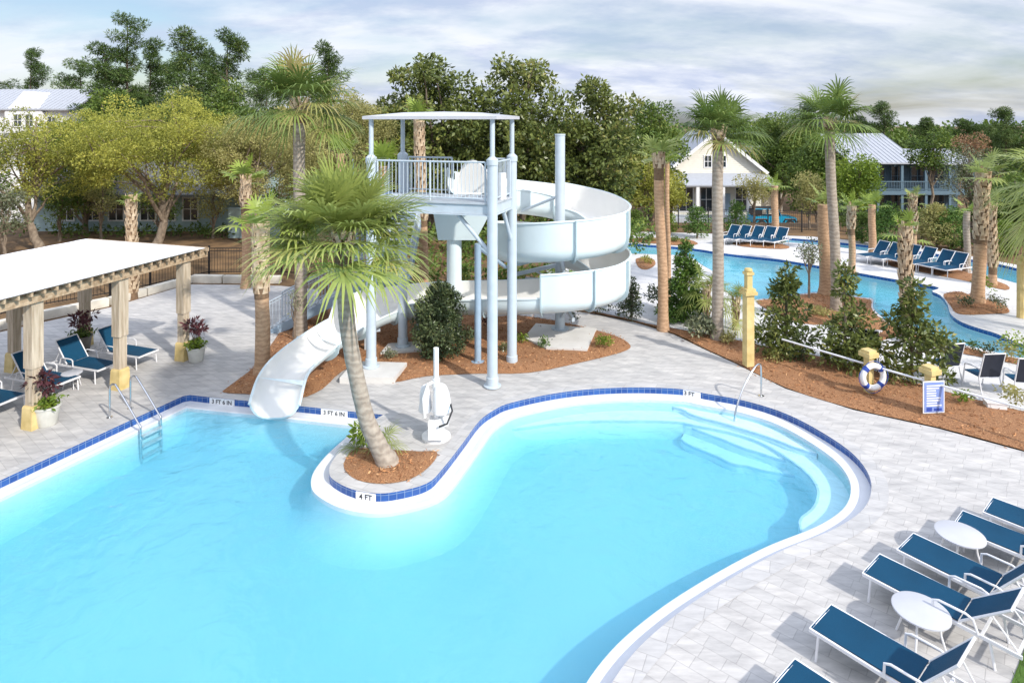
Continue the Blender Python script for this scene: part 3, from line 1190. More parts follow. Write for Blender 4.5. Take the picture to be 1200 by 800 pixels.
HP = [(-1.3, 19.5, 4.98), (-1.42, 20.5, 4.7), (-1.35, 21.9, 4.35), (-.55, 23.2, 4.0), (0.6, 23.72, 3.82),
      helix(R(90), 3.65), helix(R(45), 3.38), helix(R(0), 3.12), helix(R(-45), 3.0), helix(R(-90), 2.9), helix(R(-135), 2.72), helix(R(-180), 2.5), helix(R(-225), 2.25), helix(R(-270), 1.98),
      helix(R(-315), 1.7), helix(R(-360), 1.5), helix(R(-405), 1.4), helix(R(-450), 1.32),
      (.3, 20.4, 1.2), (-1.0, 20.8, 1.06), (-2.6, 21.1, .92), (-3.95, 20.75, .84), (-4.8, 19.7, .75), (-5.35, 18.55, .65), (-5.75, 17.4, .53), (-5.92, 16.6, .34), (-5.9, 15.9, -.1)]
SUB = 6
FP = catmull(HP, SUB)


def wall_heights(i):
    t = i / SUB
    if t < 2:
        return .85, .85
    if t < 5:
        return 1.15, .9
    if t <= 17.55:
        return 1.28, .55
    if t <= 20.95:
        return .56, .85
    if t <= 22.2:
        return .42, .95
    k = min(1, (t - 22.2) / 3.5)
    return .40 - .1 * k, .5 - .14 * k


def run_w(i):
    return .62 - .03 * min(1, max(0, (i / SUB - 22) / 3))


def profile(hl, hr, w=.62, r=.44, th=.035):
    def half(h):
        vs = [v for v in (0, .02, .07, .15, .26, .36, .44) if v < h - .02] + [h]
        return [((w - r + r * math.sqrt(max(0, 1 - ((r - min(v, r)) / r) ** 2))), v) for v in vs]
    Lh, Rh = half(hl), half(hr)
    inn = [(-u, v) for u, v in Lh[::-1]] + [(u, v) for u, v in Rh]
    out = [(u * (1 + th / w), v - (th if 0 < k < len(inn) - 1 else 0)) for k, (u, v) in enumerate(inn)]
    return inn, out


slide = empty('water_slide', (1.64, 22.0, 0), 0, 'white spiral water slide dropping from the steel tower into the pool', 'water slide')
so = (1.64, 22.0, 0)


def flume(i0, i1):
    b = MB()
    hm = (i0 + i1) // 2
    prev = None
    for i in range(i0, i1 + 1):
        hl, hr = wall_heights(max(i0 + .01, min(i, i1 - .01)))
        if i1 < SUB * 22.3:
            hl, hr = wall_heights(hm)
        inn, out = profile(hl, hr, run_w(i))
        t = FP[min(i + 1, len(FP) - 1)] - FP[max(i - 1, 0)]
        t.z = 0
        t.normalize()
        rt = Vector((t.y, -t.x, 0))
        ring = [FP[i] + rt * u + Vector((0, 0, v)) for u, v in inn] + [FP[i] + rt * u + Vector((0, 0, v)) for u, v in out]
        m_ = len(inn)
        o = len(b.v)
        b.v.extend([tuple(p) for p in ring])
        if prev is not None:
            p0 = prev
            for k in range(m_ - 1):
                b.f.append((p0 + k, p0 + k + 1, o + k + 1, o + k))
                b.mi.append(0)
                b.f.append((p0 + m_ + k, o + m_ + k, o + m_ + k + 1, p0 + m_ + k + 1))
                b.mi.append(1)
            for k in (0, m_ - 1):
                b.f.append((p0 + k, o + k, o + m_ + k, p0 + m_ + k))
                b.mi.append(1)
        if i in (i0, i1):
            for k in range(m_ - 1):
                b.f.append((o + k, o + k + 1, o + m_ + k + 1, o + m_ + k))
                b.mi.append(1)
        prev = o
    b.build('flume_section', [M['slidein'], M['slideout']], slide, so, smooth=True)
    # rolled lip along both rims
    for sgn in (-1, 1):
        pts = []
        for i in range(i0, i1 + 1):
            hl, hr = wall_heights(max(i0 + .01, min(i, i1 - .01)))
            if i1 < SUB * 22.3:
                hl, hr = wall_heights(hm)
            t = FP[min(i + 1, len(FP) - 1)] - FP[max(i - 1, 0)]
            t.z = 0
            t.normalize()
            rt = Vector((t.y, -t.x, 0))
            hh = hl if sgn < 0 else hr
            u_ = profile(hl, hr, run_w(i))[0][0 if sgn < 0 else -1][0]
            pts.append(FP[i] + rt * (u_ + sgn * .035) + Vector((0, 0, hh - .02)))
        lb = MB()
        lb.tube(pts, .035, 6)
        lb.build('rim', M['slideout'], slide, so, smooth=True)


def flange(i):
    hl, hr = wall_heights(i - .1)
    inn, out = profile(hl, hr, run_w(i))
    t = FP[min(i + 1, len(FP) - 1)] - FP[max(i - 1, 0)]
    t.z = 0
    t.normalize()
    rt = Vector((t.y, -t.x, 0))
    b = MB()
    o2 = [(u * 1.13, v - (.09 if 0 < k < len(out) - 1 else 0)) for k, (u, v) in enumerate(out)]
    m_ = len(out)
    vs = []
    for s in (-.022, .022):
        vs += [FP[i] + t * s + rt * u + Vector((0, 0, v)) for u, v in out] + [FP[i] + t * s + rt * u + Vector((0, 0, v)) for u, v in o2]
    fs = []
    for k in range(m_ - 1):
        fs += [(k, k + 1, m_ + k + 1, m_ + k), (2 * m_ + k, 3 * m_ + k, 3 * m_ + k + 1, 2 * m_ + k + 1), (m_ + k, m_ + k + 1, 3 * m_ + k + 1, 3 * m_ + k)]
    fs += [(0, m_, 3 * m_, 2 * m_), (m_ - 1, 3 * m_ - 1, 4 * m_ - 1, 2 * m_ - 1)]
    b.add(vs, fs)
    b.build('flange', M['flange'], slide, so)


cuts = [0, 12, 30, 39, 46, 53, 60, 68, 78, 88, 94, 99, 105, 113, 120, 126, 133, 140, len(FP) - 1]
for a_, b_ in zip(cuts[:-1], cuts[1:]):
    flume(a_, b_)
for c_ in cuts[1:-1]:
    flange(c_)
# entry hood on the platform
b = MB()
hx, hy, hz = -1.25, 19.55, 5.06
prof = []
for k in range(13):
    a = PI * k / 12
    prof.append((-math.cos(a) * .44 * (1 if a < 2 else 1.2), math.sin(a) ** .7 * 1.0))
tdir = Vector((.96, -.28, 0))
nd = Vector((.28, .96, 0))
vs = []
for dep, sc in ((0, 1.0), (.14, 1.0), (.14, .8), (.9, .74)):
    vs += [Vector((hx, hy, hz)) + tdir * u * sc + nd * dep + Vector((0, 0, max(v * sc, 0))) for u, v in prof]
fs = []
for j in range(3):
    for k in range(12):
        fs.append((j * 13 + k, j * 13 + k + 1, (j + 1) * 13 + k + 1, (j + 1) * 13 + k))
fs.append(tuple(range(13)))
b.add(vs, fs)
b.build('entry_hood', M['slidein'], slide, so, smooth=True)
b = MB()
b.tube([(1.64, 21.85, .1), (1.64, 21.85, 6.75)], .17, 18)
b.tube([(1.64, 21.85, .155), (1.64, 21.85, .19)], .3, 18)
b.tube([(1.64, 21.85, 6.75), (1.64, 21.85, 6.8)], .185, 18)
b.build('centre_post', M['steel'], slide, so, smooth=True)
for (a, z) in ((R(20), 2.75), (R(-90), 2.35), (R(-160), 2.0), (R(100), 3.1), (R(-30), 1.0), (R(-80), .85), (R(130), 1.4)):
    b = MB()
    c = Vector((1.64, 21.85, z + .35))
    e = Vector((1.64 + 1.75 * math.cos(a), 22 + 1.75 * math.sin(a), z + .1))
    b.beam(c, e, .09, .12)
    b.beam(c - Vector((0, 0, .7)), (c + e) / 2 + Vector((0, 0, -.05)), .07, .07)
    b.build('support_arm', M['steel'], slide, so)
# stay rod visible across the top loop
b = MB()
b.tube([(1.64, 21.85, 4.7), (.35, 23.0, 4.0)], .05, 8)
b.build('stay_rod', M['steel'], slide, so)
b = MB()
b.tube([(-1.95, 21.6, .1), (-1.95, 21.6, 3.3)], .25, 18)
b.build('start_post', M['slideout'], slide, so, smooth=True)
b = MB()
b.add([(-2.6, 21.1, 4.25), (-.7, 21.1, 4.25), (-.7, 22.6, 4.15), (-2.6, 22.6, 4.15), (-2.45, 21.2, 3.3), (-1.2, 21.2, 3.3), (-1.2, 22.3, 3.25), (-2.45, 22.3, 3.25)],
      [(0, 1, 2, 3), (7, 6, 5, 4), (0, 4, 5, 1), (1, 5, 6, 2), (2, 6, 7, 3), (3, 7, 4, 0)])
b.build('start_box', M['slideout'], slide, so)
b = MB()
px0, py0 = G(560, 427)
b.tube([(px0, py0, .05), (px0, py0, 3.6)], .1, 12)
b.tube([(px0, py0, .06), (px0, py0, .1)], .2, 12)
b.tube([(px0, py0, 3.5), (-.2, 20.6, 2.55)], .06, 8)
b.build('side_post', M['steelblue'], slide, so, smooth=True)
for i in (112, 122, 130):
    b = MB()
    p = FP[i]
    b.beam((p.x, p.y, 0), (p.x, p.y, p.z - .04), .12, .12)
    b.beam((p.x - .4, p.y - .1, p.z - .1), (p.x + .4, p.y + .1, p.z - .1), .1, .1)
    b.build('saddle_post', M['steel'], slide, so)

# ================================================================== TOWER
TN, TL, TR, TB = G(577, 453), G(435, 436), G(600, 427), G(472, 411)
tower = empty('slide_tower', (-2.0, 18.7, 0), 0, 'pale blue steel slide tower with railed platform and flat white roof', 'tower')
to = (-2.0, 18.7, 0)
PZ = 5.02
for p in (TN, TL, TR, TB):
    b = MB()
    b.tube([(p[0], p[1], .02), (p[0], p[1], 6.05)], .145, 18)
    b.tube([(p[0], p[1], 6.05), (p[0], p[1], 6.2), (p[0], p[1], 6.28)], [.165, .165, .075], 18)
    cl = b.build('column', M['steel'], tower, to, smooth=True)
    b = MB()
    b.lathe([(.24, .0), (.24, .03), (.17, .05), (.165, .25), (.15, .26)], (p[0], p[1], .165 if p in (TL, TB) else .02))
    b.build('base_plate', M['steel'], cl, to, smooth=True)
    b = MB()
    b.tube([(p[0], p[1], 6.25), (p[0], p[1], 7.3)], .068, 12)
    b.build('roof_post', M['steel'], tower, to, smooth=True)
quad = [TN, TR, TB, TL]
cx_ = sum(p[0] for p in quad) / 4
cy_ = sum(p[1] for p in quad) / 4


def grow(k):
    return [(cx_ + (p[0] - cx_) * k, cy_ + (p[1] - cy_) * k) for p in quad]


qo = offset(ccw(quad), -.18)
b = MB()
mid2 = [((qo[i][0] + cx_) / 2, (qo[i][1] + cy_) / 2) for i in range(4)]
vs = [(x, y, 7.3) for x, y in qo] + [(x, y, 7.39) for x, y in qo] + [(x * .5 + cx_ * .5, y * .5 + cy_ * .5, 7.5) for x, y in qo] + [(cx_, cy_, 7.53)]
fs = [(3, 2, 1, 0)]
for i in range(4):
    j = (i + 1) % 4
    fs += [(i, j, 4 + j, 4 + i), (4 + i, 4 + j, 8 + j, 8 + i), (8 + i, 8 + j, 12)]
b.add(vs, fs)
b.build('roof', M['tabletop'], tower, to)
# platform: decking, fascia channel
b = MB()
qp = offset(ccw(quad), -.05)
b.prism(qp, PZ - .06, PZ)
b.build('platform_deck', M['houselight'], tower, to)
qf = offset(ccw(quad), .02)
b = MB()
for i in range(4):
    a, c = qf[i], qf[(i + 1) % 4]
    b.beam((a[0], a[1], PZ - .20), (c[0], c[1], PZ - .20), .06, .26)
    b.beam((a[0], a[1], PZ - .35), (c[0], c[1], PZ - .35), .16, .03)
for k in (.25, .5, .75):
    a = (qf[0][0] * (1 - k) + qf[1][0] * k, qf[0][1] * (1 - k) + qf[1][1] * k)
    c = (qf[3][0] * (1 - k) + qf[2][0] * k, qf[3][1] * (1 - k) + qf[2][1] * k)
    b.beam((a[0], a[1], PZ - .22), (c[0], c[1], PZ - .22), .05, .2)
b.build('platform_frame', M['steel'], tower, to)
# braces
for a, c in (((-1.55, 18.0), TN), ((-2.9, 18.35), TL), ((-.25, 18.5), TR)):
    b = MB()
    b.tube([(a[0], a[1], PZ - .35), (c[0], c[1], PZ - 1.45)], .06, 10)
    b.build('brace', M['steel'], tower, to, smooth=True)


def railing(a, c, z, name='railing', parent=None, h=1.1, step=.115, slope=0.0, r_=.011, posts=2):
    b = MB()
    a, c = Vector((*a, z)), Vector((*c, z + slope))
    L = (c - a).length
    upv = Vector((0, 0, 1))
    b.tube([a + upv * h, c + upv * h], .026, 8)
    b.tube([a + upv * .1, c + upv * .1], .02, 8)
    nn = max(2, int(L / step))
    for k in range(nn + 1):
        p = a.lerp(c, k / nn)
        b.tube([p + upv * .1, p + upv * h], r_, 5)
    for k in range(posts + 1):
        p = a.lerp(c, k / posts)
        b.tube([p + upv * 0, p + upv * h], .028, 8)
    return b.build(name, M['steel'], parent or tower, to)


def shrink(a, c, d0=.2, d1=.2):
    a, c = Vector(a), Vector(c)
    d = (c - a).normalized()
    return tuple(a + d * d0), tuple(c - d * d1)


railing(*shrink(TL, TN), PZ, posts=2)
railing(*shrink(TN, TR), PZ, posts=1)
railing(*shrink(TB, (-1.85, 19.72), .2, 0), PZ, posts=1)
railing(*shrink((-.65, 19.28), TR, 0, .2), PZ, posts=1)
# inner panel board at the right of the platform
b = MB()
b.tube([(-.28, 18.3, PZ), (-.28, 18.3, PZ + .75)], .12, 12)
b.build('gate_pillar', M['white'], tower, to, smooth=True)


def flight(a, c, z0, z1, wid, side_rails=True):
    """a, c plan points; rises z0->z1"""
    st = empty('stair', to, 0)
    st.parent = tower
    st.location = (0, 0, 0)
    a3, c3 = Vector((*a, z0)), Vector((*c, z1))
    d = (c3 - a3)
    dh = Vector((d.x, d.y, 0)).normalized()
    s = Vector((-dh.y, dh.x, 0))
    for sg in (-1, 1):
        b = MB()
        o = s * sg * wid / 2
        b.beam(a3 + o - Vector((0, 0, .08)), c3 + o - Vector((0, 0, .08)), .06, .28)
        b.build('stringer', M['steelblue'], st, to)
        b = MB()
        L = d.length
        nn = int(L / .125)
        for hh, rr in ((1.05, .024), (.95, .014), (.16, .018)):
            b.tube([a3 + o + Vector((0, 0, hh)), c3 + o + Vector((0, 0, hh))], rr, 8)
        for k in range(nn + 1):
            p = a3.lerp(c3, k / nn) + o
            rr = .024 if k in (0, nn // 2, nn) else .009
            b.tube([p + Vector((0, 0, .05)), p + Vector((0, 0, 1.05))], rr, 5)
        b.build('handrail', M['steel'], st, to)
    b = MB()
    ns = max(2, int((z1 - z0) / .18))
    ang = math.atan2(dh.y, dh.x)
    for k in range(ns):
        p = a3.lerp(c3, (k + .5) / ns)
        b.box((p.x, p.y, p.z + .05), (.28, wid - .08, .04), ang)
    b.build('tread', M['houselight'], st, to)
    return st


flight((-8.3, 22.5), (-4.95, 22.5), 0.02, 1.75, 1.2)
b = MB()
b.prism([(-4.9, 21.9), (-3.6, 21.9), (-3.6, 23.2), (-4.9, 23.2)], 1.6, 1.75)
for q in ((-4.8, 22.0), (-3.7, 22.0), (-3.7, 23.1)):
    b.tube([(*q, 0), (*q, 1.6)], .07, 10)
b.build('landing', M['steelblue'], tower, to)
railing((-4.85, 21.95), (-3.65, 21.95), 1.75, posts=1)
flight((-4.25, 23.25), (-4.25, 25.8), 1.75, 3.3, 1.15)
b = MB()
b.prism([(-6.4, 25.85), (-3.6, 25.85), (-3.6, 27.1), (-6.4, 27.1)], 3.15, 3.3)
for q in ((-6.3, 26.0), (-3.7, 26.0), (-3.7, 27.0), (-6.3, 27.0)):
    b.tube([(*q, 0), (*q, 3.15)], .07, 10)
b.build('landing', M['steelblue'], tower, to)
flight((-5.8, 25.8), (-4.55, 20.7), 3.3, 4.95, 1.15)
b = MB()
b.prism([(-5.15, 19.75), (-4.0, 18.75), (-3.6, 20.1), (-4.0, 20.75), (-5.1, 20.75)], 4.85, 4.98)
b.build('landing', M['steelblue'], tower, to)

# ================================================================== PERGOLA
pd = Vector((-.302, -.953, 0))    # along the front, towards the viewer
pw = Vector((-.953, .302, 0))     # towards the rear
A = Vector((*G(215, 421), 0))
pergola = empty('pergola', A, 0, 'timber pergola with white cloth roof beside the pool, loungers underneath', 'pergola')
front_t = [0, 2.18, 4.5, 6.9]
for dep in (0, 4.0):
    for t in front_t:
        p = A + pd * t + pw * dep
        ang = math.atan2(pd.y, pd.x)
        b = MB()
        b.box((p.x, p.y, 1.5), (.23, .23, 3.0), ang)
        post = b.build('post', M['wood'], pergola, A)
        b = MB()
        b.box((p.x, p.y, 2.2), (.28, .28, 1.55), ang)
        b.build('cladding', M['wood'], post, A)
        b = MB()
        hx = .175
        vs = []
        for (z, k) in ((0.0, 1.0), (.5, .9), (.55, .8)):
            for sx, sy in ((-1, -1), (1, -1), (1, 1), (-1, 1)):
                q = p + pd * hx * sx * k + pw * hx * sy * k
                vs.append((q.x, q.y, z))
        fs = [(8, 9, 10, 11)]
        for j in (0, 4):
            for i in range(4):
                fs.append((j + i, j + (i + 1) % 4, j + 4 + (i + 1) % 4, j + 4 + i))
        b.add(vs, fs)
        b.build('post_boot', M['yellow'], post, A)
for dep in (-.175, .175, 3.825, 4.175):
    b = MB()
    a = A + pd * -.75 + pw * dep
    c = A + pd * 7.6 + pw * dep
    b.beam((a.x, a.y, 3.09), (c.x, c.y, 3.09), .06, .2)
    b.build('beam', M['beam'], pergola, A)
for k in range(27):
    t = -.6 + k * .3
    a = A + pd * t + pw * -.38
    c = A + pd * t + pw * 4.6
    b = MB()
    b.beam((a.x, a.y, 3.255), (c.x, c.y, 3.255), .05, .11)
    b.build('rafter', M['beam'], pergola, A)
b = MB()
nu, nv = 28, 10
vs = []
for i in range(nu + 1):
    for j in range(nv + 1):
        p = A + pd * (-.42 + 7.9 * i / nu) + pw * (-.42 + 4.9 * j / nv)
        vs.append((p.x, p.y, 3.325 + .012 * math.sin(i * 1.9) * math.sin(j * 1.3)))
fs = [(i * (nv + 1) + j, i * (nv + 1) + j + 1, (i + 1) * (nv + 1) + j + 1, (i + 1) * (nv + 1) + j) for i in range(nu) for j in range(nv)]
m_ = len(vs)
vs += [(x, y, z + .012) for x, y, z in vs]
fs += [tuple(m_ + k for k in q[::-1]) for q in fs]
b.add(vs, fs)
b.build('cloth_roof', M['fabricwhite'], pergola, A, smooth=True)

# ================================================================== LOUNGERS
def lounger_proto(ang, name='sun_lounger', seatmat='sling', cat='sun lounger'):
    """foot at the origin, head along +X"""
    root = empty(name, (0, 0, 0), 0, 'x', cat)
    W, SL, BL, H = .66, 1.22, .76, .37
    b = MB()
    for s in (-1, 1):
        b.beam((0, s * W / 2, H), (1.95, s * W / 2, H - .03), .03, .045)
    b.beam((0.015, -W / 2, H), (0.015, W / 2, H), .035, .05)
    for x in (.6, SL + .02, 1.5, 1.9):
        b.beam((x, -W / 2, H - .03), (x, W / 2, H - .03), .03, .03)
    b.build('frame', M['alu'], root)
    for x in (.12, 1.6):
        for s in (-1, 1):
            b = MB()
            b.tube([(x, s * W / 2, H - .02), (x + (-.03 if x < 1 else .06), s * (W / 2 + .01), .0)], .018, 8)
            b.build('leg', M['alu'], root)
    b = MB()
    nx_ = 10
    vs = []
    for i in range(nx_ + 1):
        for j in range(7):
            u = j / 6 * 2 - 1
            vs.append((SL * i / nx_ + .01, u * (W / 2 - .018), H + .026 - .02 * (1 - u * u) * math.sin(PI * i / nx_) ** .5))
    fs = [(i * 7 + j, i * 7 + j + 1, (i + 1) * 7 + j + 1, (i + 1) * 7 + j) for i in range(nx_) for j in range(6)]
    m_ = len(vs)
    vs += [(x, y, z - .012) for x, y, z in vs]
    fs += [tuple(m_ + k for k in q[::-1]) for q in fs]
    b.add(vs, fs)
    b.build('seat', M[seatmat], root, smooth=True)
    ca, sa = math.cos(ang), math.sin(ang)
    b = MB()
    vs = []
    for i in range(7):
        for j in range(7):
            u = j / 6 * 2 - 1
            l_ = BL * i / 6
            dp = .02 * (1 - u * u) * math.sin(PI * i / 6) ** .5
            vs.append((SL + .03 + l_ * ca + dp * sa, u * (W / 2 - .03), H + .03 + l_ * sa - dp * ca))
    fs = [(i * 7 + j, i * 7 + j + 1, (i + 1) * 7 + j + 1, (i + 1) * 7 + j) for i in range(6) for j in range(6)]
    m_ = len(vs)
    vs += [(x + .012 * sa, y, z - .012 * ca) for x, y, z in vs]
    fs += [tuple(m_ + k for k in q[::-1]) for q in fs]
    b.add(vs, fs)
    bk = b.build('backrest', M[seatmat], root, smooth=True)
    b = MB()
    for s in (-1, 1):
        b.tube([(SL + .03, s * (W / 2 - .02), H + .02), (SL + .03 + BL * ca, s * (W / 2 - .02), H + .02 + BL * sa)], .018, 8)
    b.tube([(SL + .03 + BL * ca, -(W / 2 - .02), H + .02 + BL * sa), (SL + .03 + BL * ca, (W / 2 - .02), H + .02 + BL * sa)], .018, 8)
    b.build('back_frame', M['alu'], bk)
    if ang > .2:
        for s in (-1, 1):
            b = MB()
            b.tube([(SL + .03 + BL * .62 * ca, s * (W / 2 - .05), H + BL * .62 * sa), (SL + .03 + BL * ca * .95 + .1, s * (W / 2 - .05), H - .02)], .012, 6)
            b.build('prop', M['alu'], bk)
    for s in (-1, 1):
        b = MB()
        b.tube([(SL - .28, s * (W / 2 + .03), H), (SL - .27, s * (W / 2 + .03), H + .17), (SL - .2, s * (W / 2 + .03), H + .2), (SL + .12, s * (W / 2 + .03), H + .2), (SL + .2, s * (W / 2 + .03), H + .17), (SL + .26, s * (W / 2 + .03), H)], .017, 8)
        b.build('armrest', M['alu'], root, smooth=True)
    return root


def side_table_proto(r_=.36, h=.45):
    root = empty('side_table', (0, 0, 0), 0, 'x', 'side table')
    b = MB()
    b.lathe([(r_ - .015, h - .03), (r_, h - .02), (r_, h + .0), (r_ - .02, h + .008)], n=36)
    b.build('table_top', M['tabletop'], root, smooth=True)
    for k in range(4):
        a = PI / 4 + k * PI / 2
        b = MB()
        b.tube([(.6 * r_ * math.cos(a), .6 * r_ * math.sin(a), h - .03), (.66 * r_ * math.cos(a), .66 * r_ * math.sin(a), h * .5), (.85 * r_ * math.cos(a), .85 * r_ * math.sin(a), 0)], .015, 8)
        b.build('leg', M['alu'], root, smooth=True)
    return root


lp50 = lounger_proto(R(52))
lp35 = lounger_proto(R(40))
protos = {'hi': [lp50, False], 'lo': [lp35, False]}


def put_lounger(kind, x, y, head, label, group, z=0.0):
    pr = protos[kind]
    o = pr[0] if not pr[1] else copy_tree(pr[0])
    pr[1] = True
    o.location = (x, y, z)
    o.rotation_euler = (0, 0, math.atan2(head[1], head[0]) + random.uniform(-.045, .045))
    tag(o, label, 'sun lounger', group)
    return o


hd = (.64, -.77)
fg = [(3.38, 8.0, 'blue lounger cut off by the bottom edge of the photo'), (4.3, 8.92, 'blue lounger on the near side of the front round table'),
      (5.6, 9.98, 'blue lounger just beyond the front round table'), (6.45, 10.5, 'blue lounger on the near side of the far round table'),
      (7.72, 11.1, 'blue lounger just beyond the far round table, second from the right edge'), (8.55, 11.5, 'blue lounger half cut off by the right edge of the photo')]
for i, (x, y, lb) in enumerate(fg):
    put_lounger('hi' if i not in (2,) else 'lo', x, y, hd, lb, 'loungers on the near deck')
st0 = side_table_proto()
st0.location = (5.72, 8.95, 0)
tag(st0, 'round white side table between the front loungers, nearest the camera', 'side table', 'round side tables on the near deck')
st1 = copy_tree(st0)
st1.location = (7.42, 10.6, 0)
tag(st1, 'round white side table farther back between the right hand loungers', 'side table', 'round side tables on the near deck')
ph = (-.953, .302)
for (x, y, lb) in [(-10.75, 18.95, 'blue lounger under the pergola beside its far front post'), (-11.3, 17.95, 'blue lounger under the pergola behind the middle front post'),
                   (-11.75, 16.95, 'blue lounger under the pergola just beyond the nearest front post'), (-12.35, 15.85, 'blue lounger under the pergola cut off by the left edge')]:
    put_lounger('hi', x, y, ph, lb, 'loungers under the pergola')
st2 = copy_tree(st0)
st2.location = (-12.0, 17.45, 0)
st2.scale = (.7, .7, .9)
tag(st2, 'small white side table between loungers under the pergola', 'side table')
# beside the lazy river
for i, (fx, fy) in enumerate([(842, 287), (856, 287.5), (872, 288.5), (887, 289.5), (900, 290.5)]):
    x, y = G(fx, fy)
    nm = ['first', 'second', 'third', 'fourth', 'fifth'][i]
    put_lounger('hi', x, y, (.78, .62), f'blue river lounger, {nm} from the left in the row of five', 'five loungers beyond the lazy river')
for i, (fx, fy) in enumerate([(1008, 308), (1026, 311), (1046, 313.5), (1064, 317), (1082, 320.5), (1100, 324.5)]):
    x, y = G(fx, fy)
    nm = ['first', 'second', 'third', 'fourth', 'fifth', 'sixth'][i]
    put_lounger('hi', x, y, (.93, .37), f'dark blue island lounger, {nm} from the left in the row of six', 'six loungers on the river island')


def sling_chair():
    root = empty('sling_chair', (0, 0, 0), 0, 'x', 'chair')
    b = MB()
    b.box((0, 0, .42), (.56, .54, .02))
    b.build('seat', M['sling'], root)
    b = MB()
    mt = Matrix.Rotation(R(-14), 3, 'Y')
    b.box((-.36, 0, .76), (.02, .56, .66), mtx=mt)
    b.build('backrest', M['slingdark'], root)
    for s in (-1, 1):
        b = MB()
        b.tube([(.3, s * .3, 0), (.24, s * .3, .4), (.2, s * .3, .62), (0, s * .3, .66), (-.3, s * .3, .64)], .018, 8)
        b.build('front_leg', M['alu'], root, smooth=True)
        b = MB()
        b.tube([(-.36, s * .3, 0), (-.26, s * .3, .4), (-.44, s * .3, 1.1)], .018, 8)
        b.build('rear_leg', M['alu'], root, smooth=True)
    b = MB()
    b.tube([(-.45, -.3, 1.1), (-.45, .3, 1.1)], .018, 8)
    b.build('top_rail', M['alu'], root)
    for x in (.25, -.27):
        b = MB()
        b.tube([(x, -.3, .41), (x, .3, .41)], .015, 8)
        b.build('seat_rail', M['alu'], root)
    return root


sc0 = sling_chair()
cx0, cy0 = G(1104, 442)
sc0.location = (cx0, cy0, 0)
sc0.rotation_euler = (0, 0, R(100))
tag(sc0, 'dark sling chair between the magnolia and the sign post, half hidden by leaves', 'chair', 'dark chairs by the lazy river')
sc1 = copy_tree(sc0)
cx0, cy0 = G(1150, 455)
sc1.location = (cx0, cy0, 0)
sc1.rotation_euler = (0, 0, R(95))
tag(sc1, 'dark sling chair right of the blue sign with a clear view of its back', 'chair', 'dark chairs by the lazy river')
sc2 = copy_tree(sc0)
cx0, cy0 = G(1197, 462)
sc2.location = (cx0, cy0, 0)
sc2.rotation_euler = (0, 0, R(80))
tag(sc2, 'dark sling chair at the right edge beyond the mulch bed', 'chair', 'dark chairs by the lazy river')
sc3 = copy_tree(sc0)
cx0, cy0 = G(1016, 424)
sc3.location = (cx0, cy0, 0)
sc3.rotation_euler = (0, 0, R(60))
tag(sc3, 'dark sling chair partly hidden behind the lifebuoy post', 'chair', 'dark chairs by the lazy river')

# ================================================================== POOL FITTINGS
# step ladder rails on the left edge
lad = Vector((*G(150, 488), 0))
ld = Vector((.92, -.39, 0))
lt = Vector((.39, .92, 0))
ladder = empty('pool_ladder', lad, 0, 'stainless pool ladder with two long handrails on the left edge', 'ladder')
ladder.location = lad
edge_pt = Vector((*G(161, 489), 0))
for k, s in enumerate((-.27, .27)):
    b = MB()
    o = edge_pt + lt * s
    pts = [o + ld * -.62, o + ld * -.62 + Vector((0, 0, .68)), o + ld * -.57 + Vector((0, 0, .8)), o + ld * -.46 + Vector((0, 0, .84)), o + ld * -.32 + Vector((0, 0, .76)), o + ld * .38 + Vector((0, 0, .06)), o + ld * .47 + Vector((0, 0, -.1)), o + ld * .5 + Vector((0, 0, -.9))]
    b.tube(catmull(pts, 3), .024, 10)
    b.build('handrail', M['stainless'], ladder, lad, smooth=True)
    b = MB()
    q = o + ld * -.62
    b.lathe([(.07, 0), (.07, .012), (.03, .02)], (q.x, q.y, .004), 16)
    b.build('escutcheon', M['stainless'], ladder, lad)
for k in range(3):
    b = MB()
    c = edge_pt + ld * .48 + Vector((0, 0, -.26 - .25 * k))
    b.box(c, (.14, .5, .035), math.atan2(ld.y, ld.x))
    b.build('tread', M['flange'], ladder, lad)
# handrail at the curved steps
hx, hy = G(892, 464)
q0 = Vector((*G(860, 502, -.5), -.5))
hr = empty('step_handrail', (hx, hy, 0), 0, 'single stainless handrail arching down to the curved pool steps', 'handrail')
b = MB()
p1 = Vector((hx, hy, 0))
dv = Vector((q0.x - hx, q0.y - hy, 0))
pts = [p1, p1 + Vector((0, 0, .72)), p1 + dv * .06 + Vector((0, 0, .86)), p1 + dv * .25 + Vector((0, 0, .82)), p1 + dv * .6 + Vector((0, 0, .5)), p1 + dv * .85 + Vector((0, 0, .12)), p1 + dv * .97 + Vector((0, 0, -.2)), q0]
b.tube(catmull(pts, 4), .024, 10)
b.build('rail', M['stainless'], hr, (hx, hy, 0), smooth=True)
b = MB()
b.lathe([(.075, .004), (.075, .016), (.03, .024)], (hx, hy, 0), 16)
b.build('escutcheon', M['stainless'], hr, (hx, hy, 0))

# pool lift with white covers
lx, ly = G(511, 512)
lo = (lx, ly, 0)
lift = empty('pool_lift', lo, 0, 'white accessible pool lift with mast and covered seat on the deck', 'pool lift')
b = MB()
b.lathe([(.33, .0), (.33, .05), (.24, .12), (.1, .16)], lo, 28)
b.build('base', M['white'], lift, lo, smooth=True)
b = MB()
b.tube([(lx, ly, .1), (lx, ly, 2.05)], .062, 14)
b.tube([(lx, ly, 1.1), (lx, ly, 1.35)], .09, 14)
b.build('mast', M['white'], lift, lo, smooth=True)
b = MB()
b.tube([(lx, ly, 1.3), (lx - .18, ly - .1, 1.25), (lx - .28, ly - .12, .95), (lx - .25, ly - .1, .5)], .04, 10)
b.build('boom', M['white'], lift, lo, smooth=True)


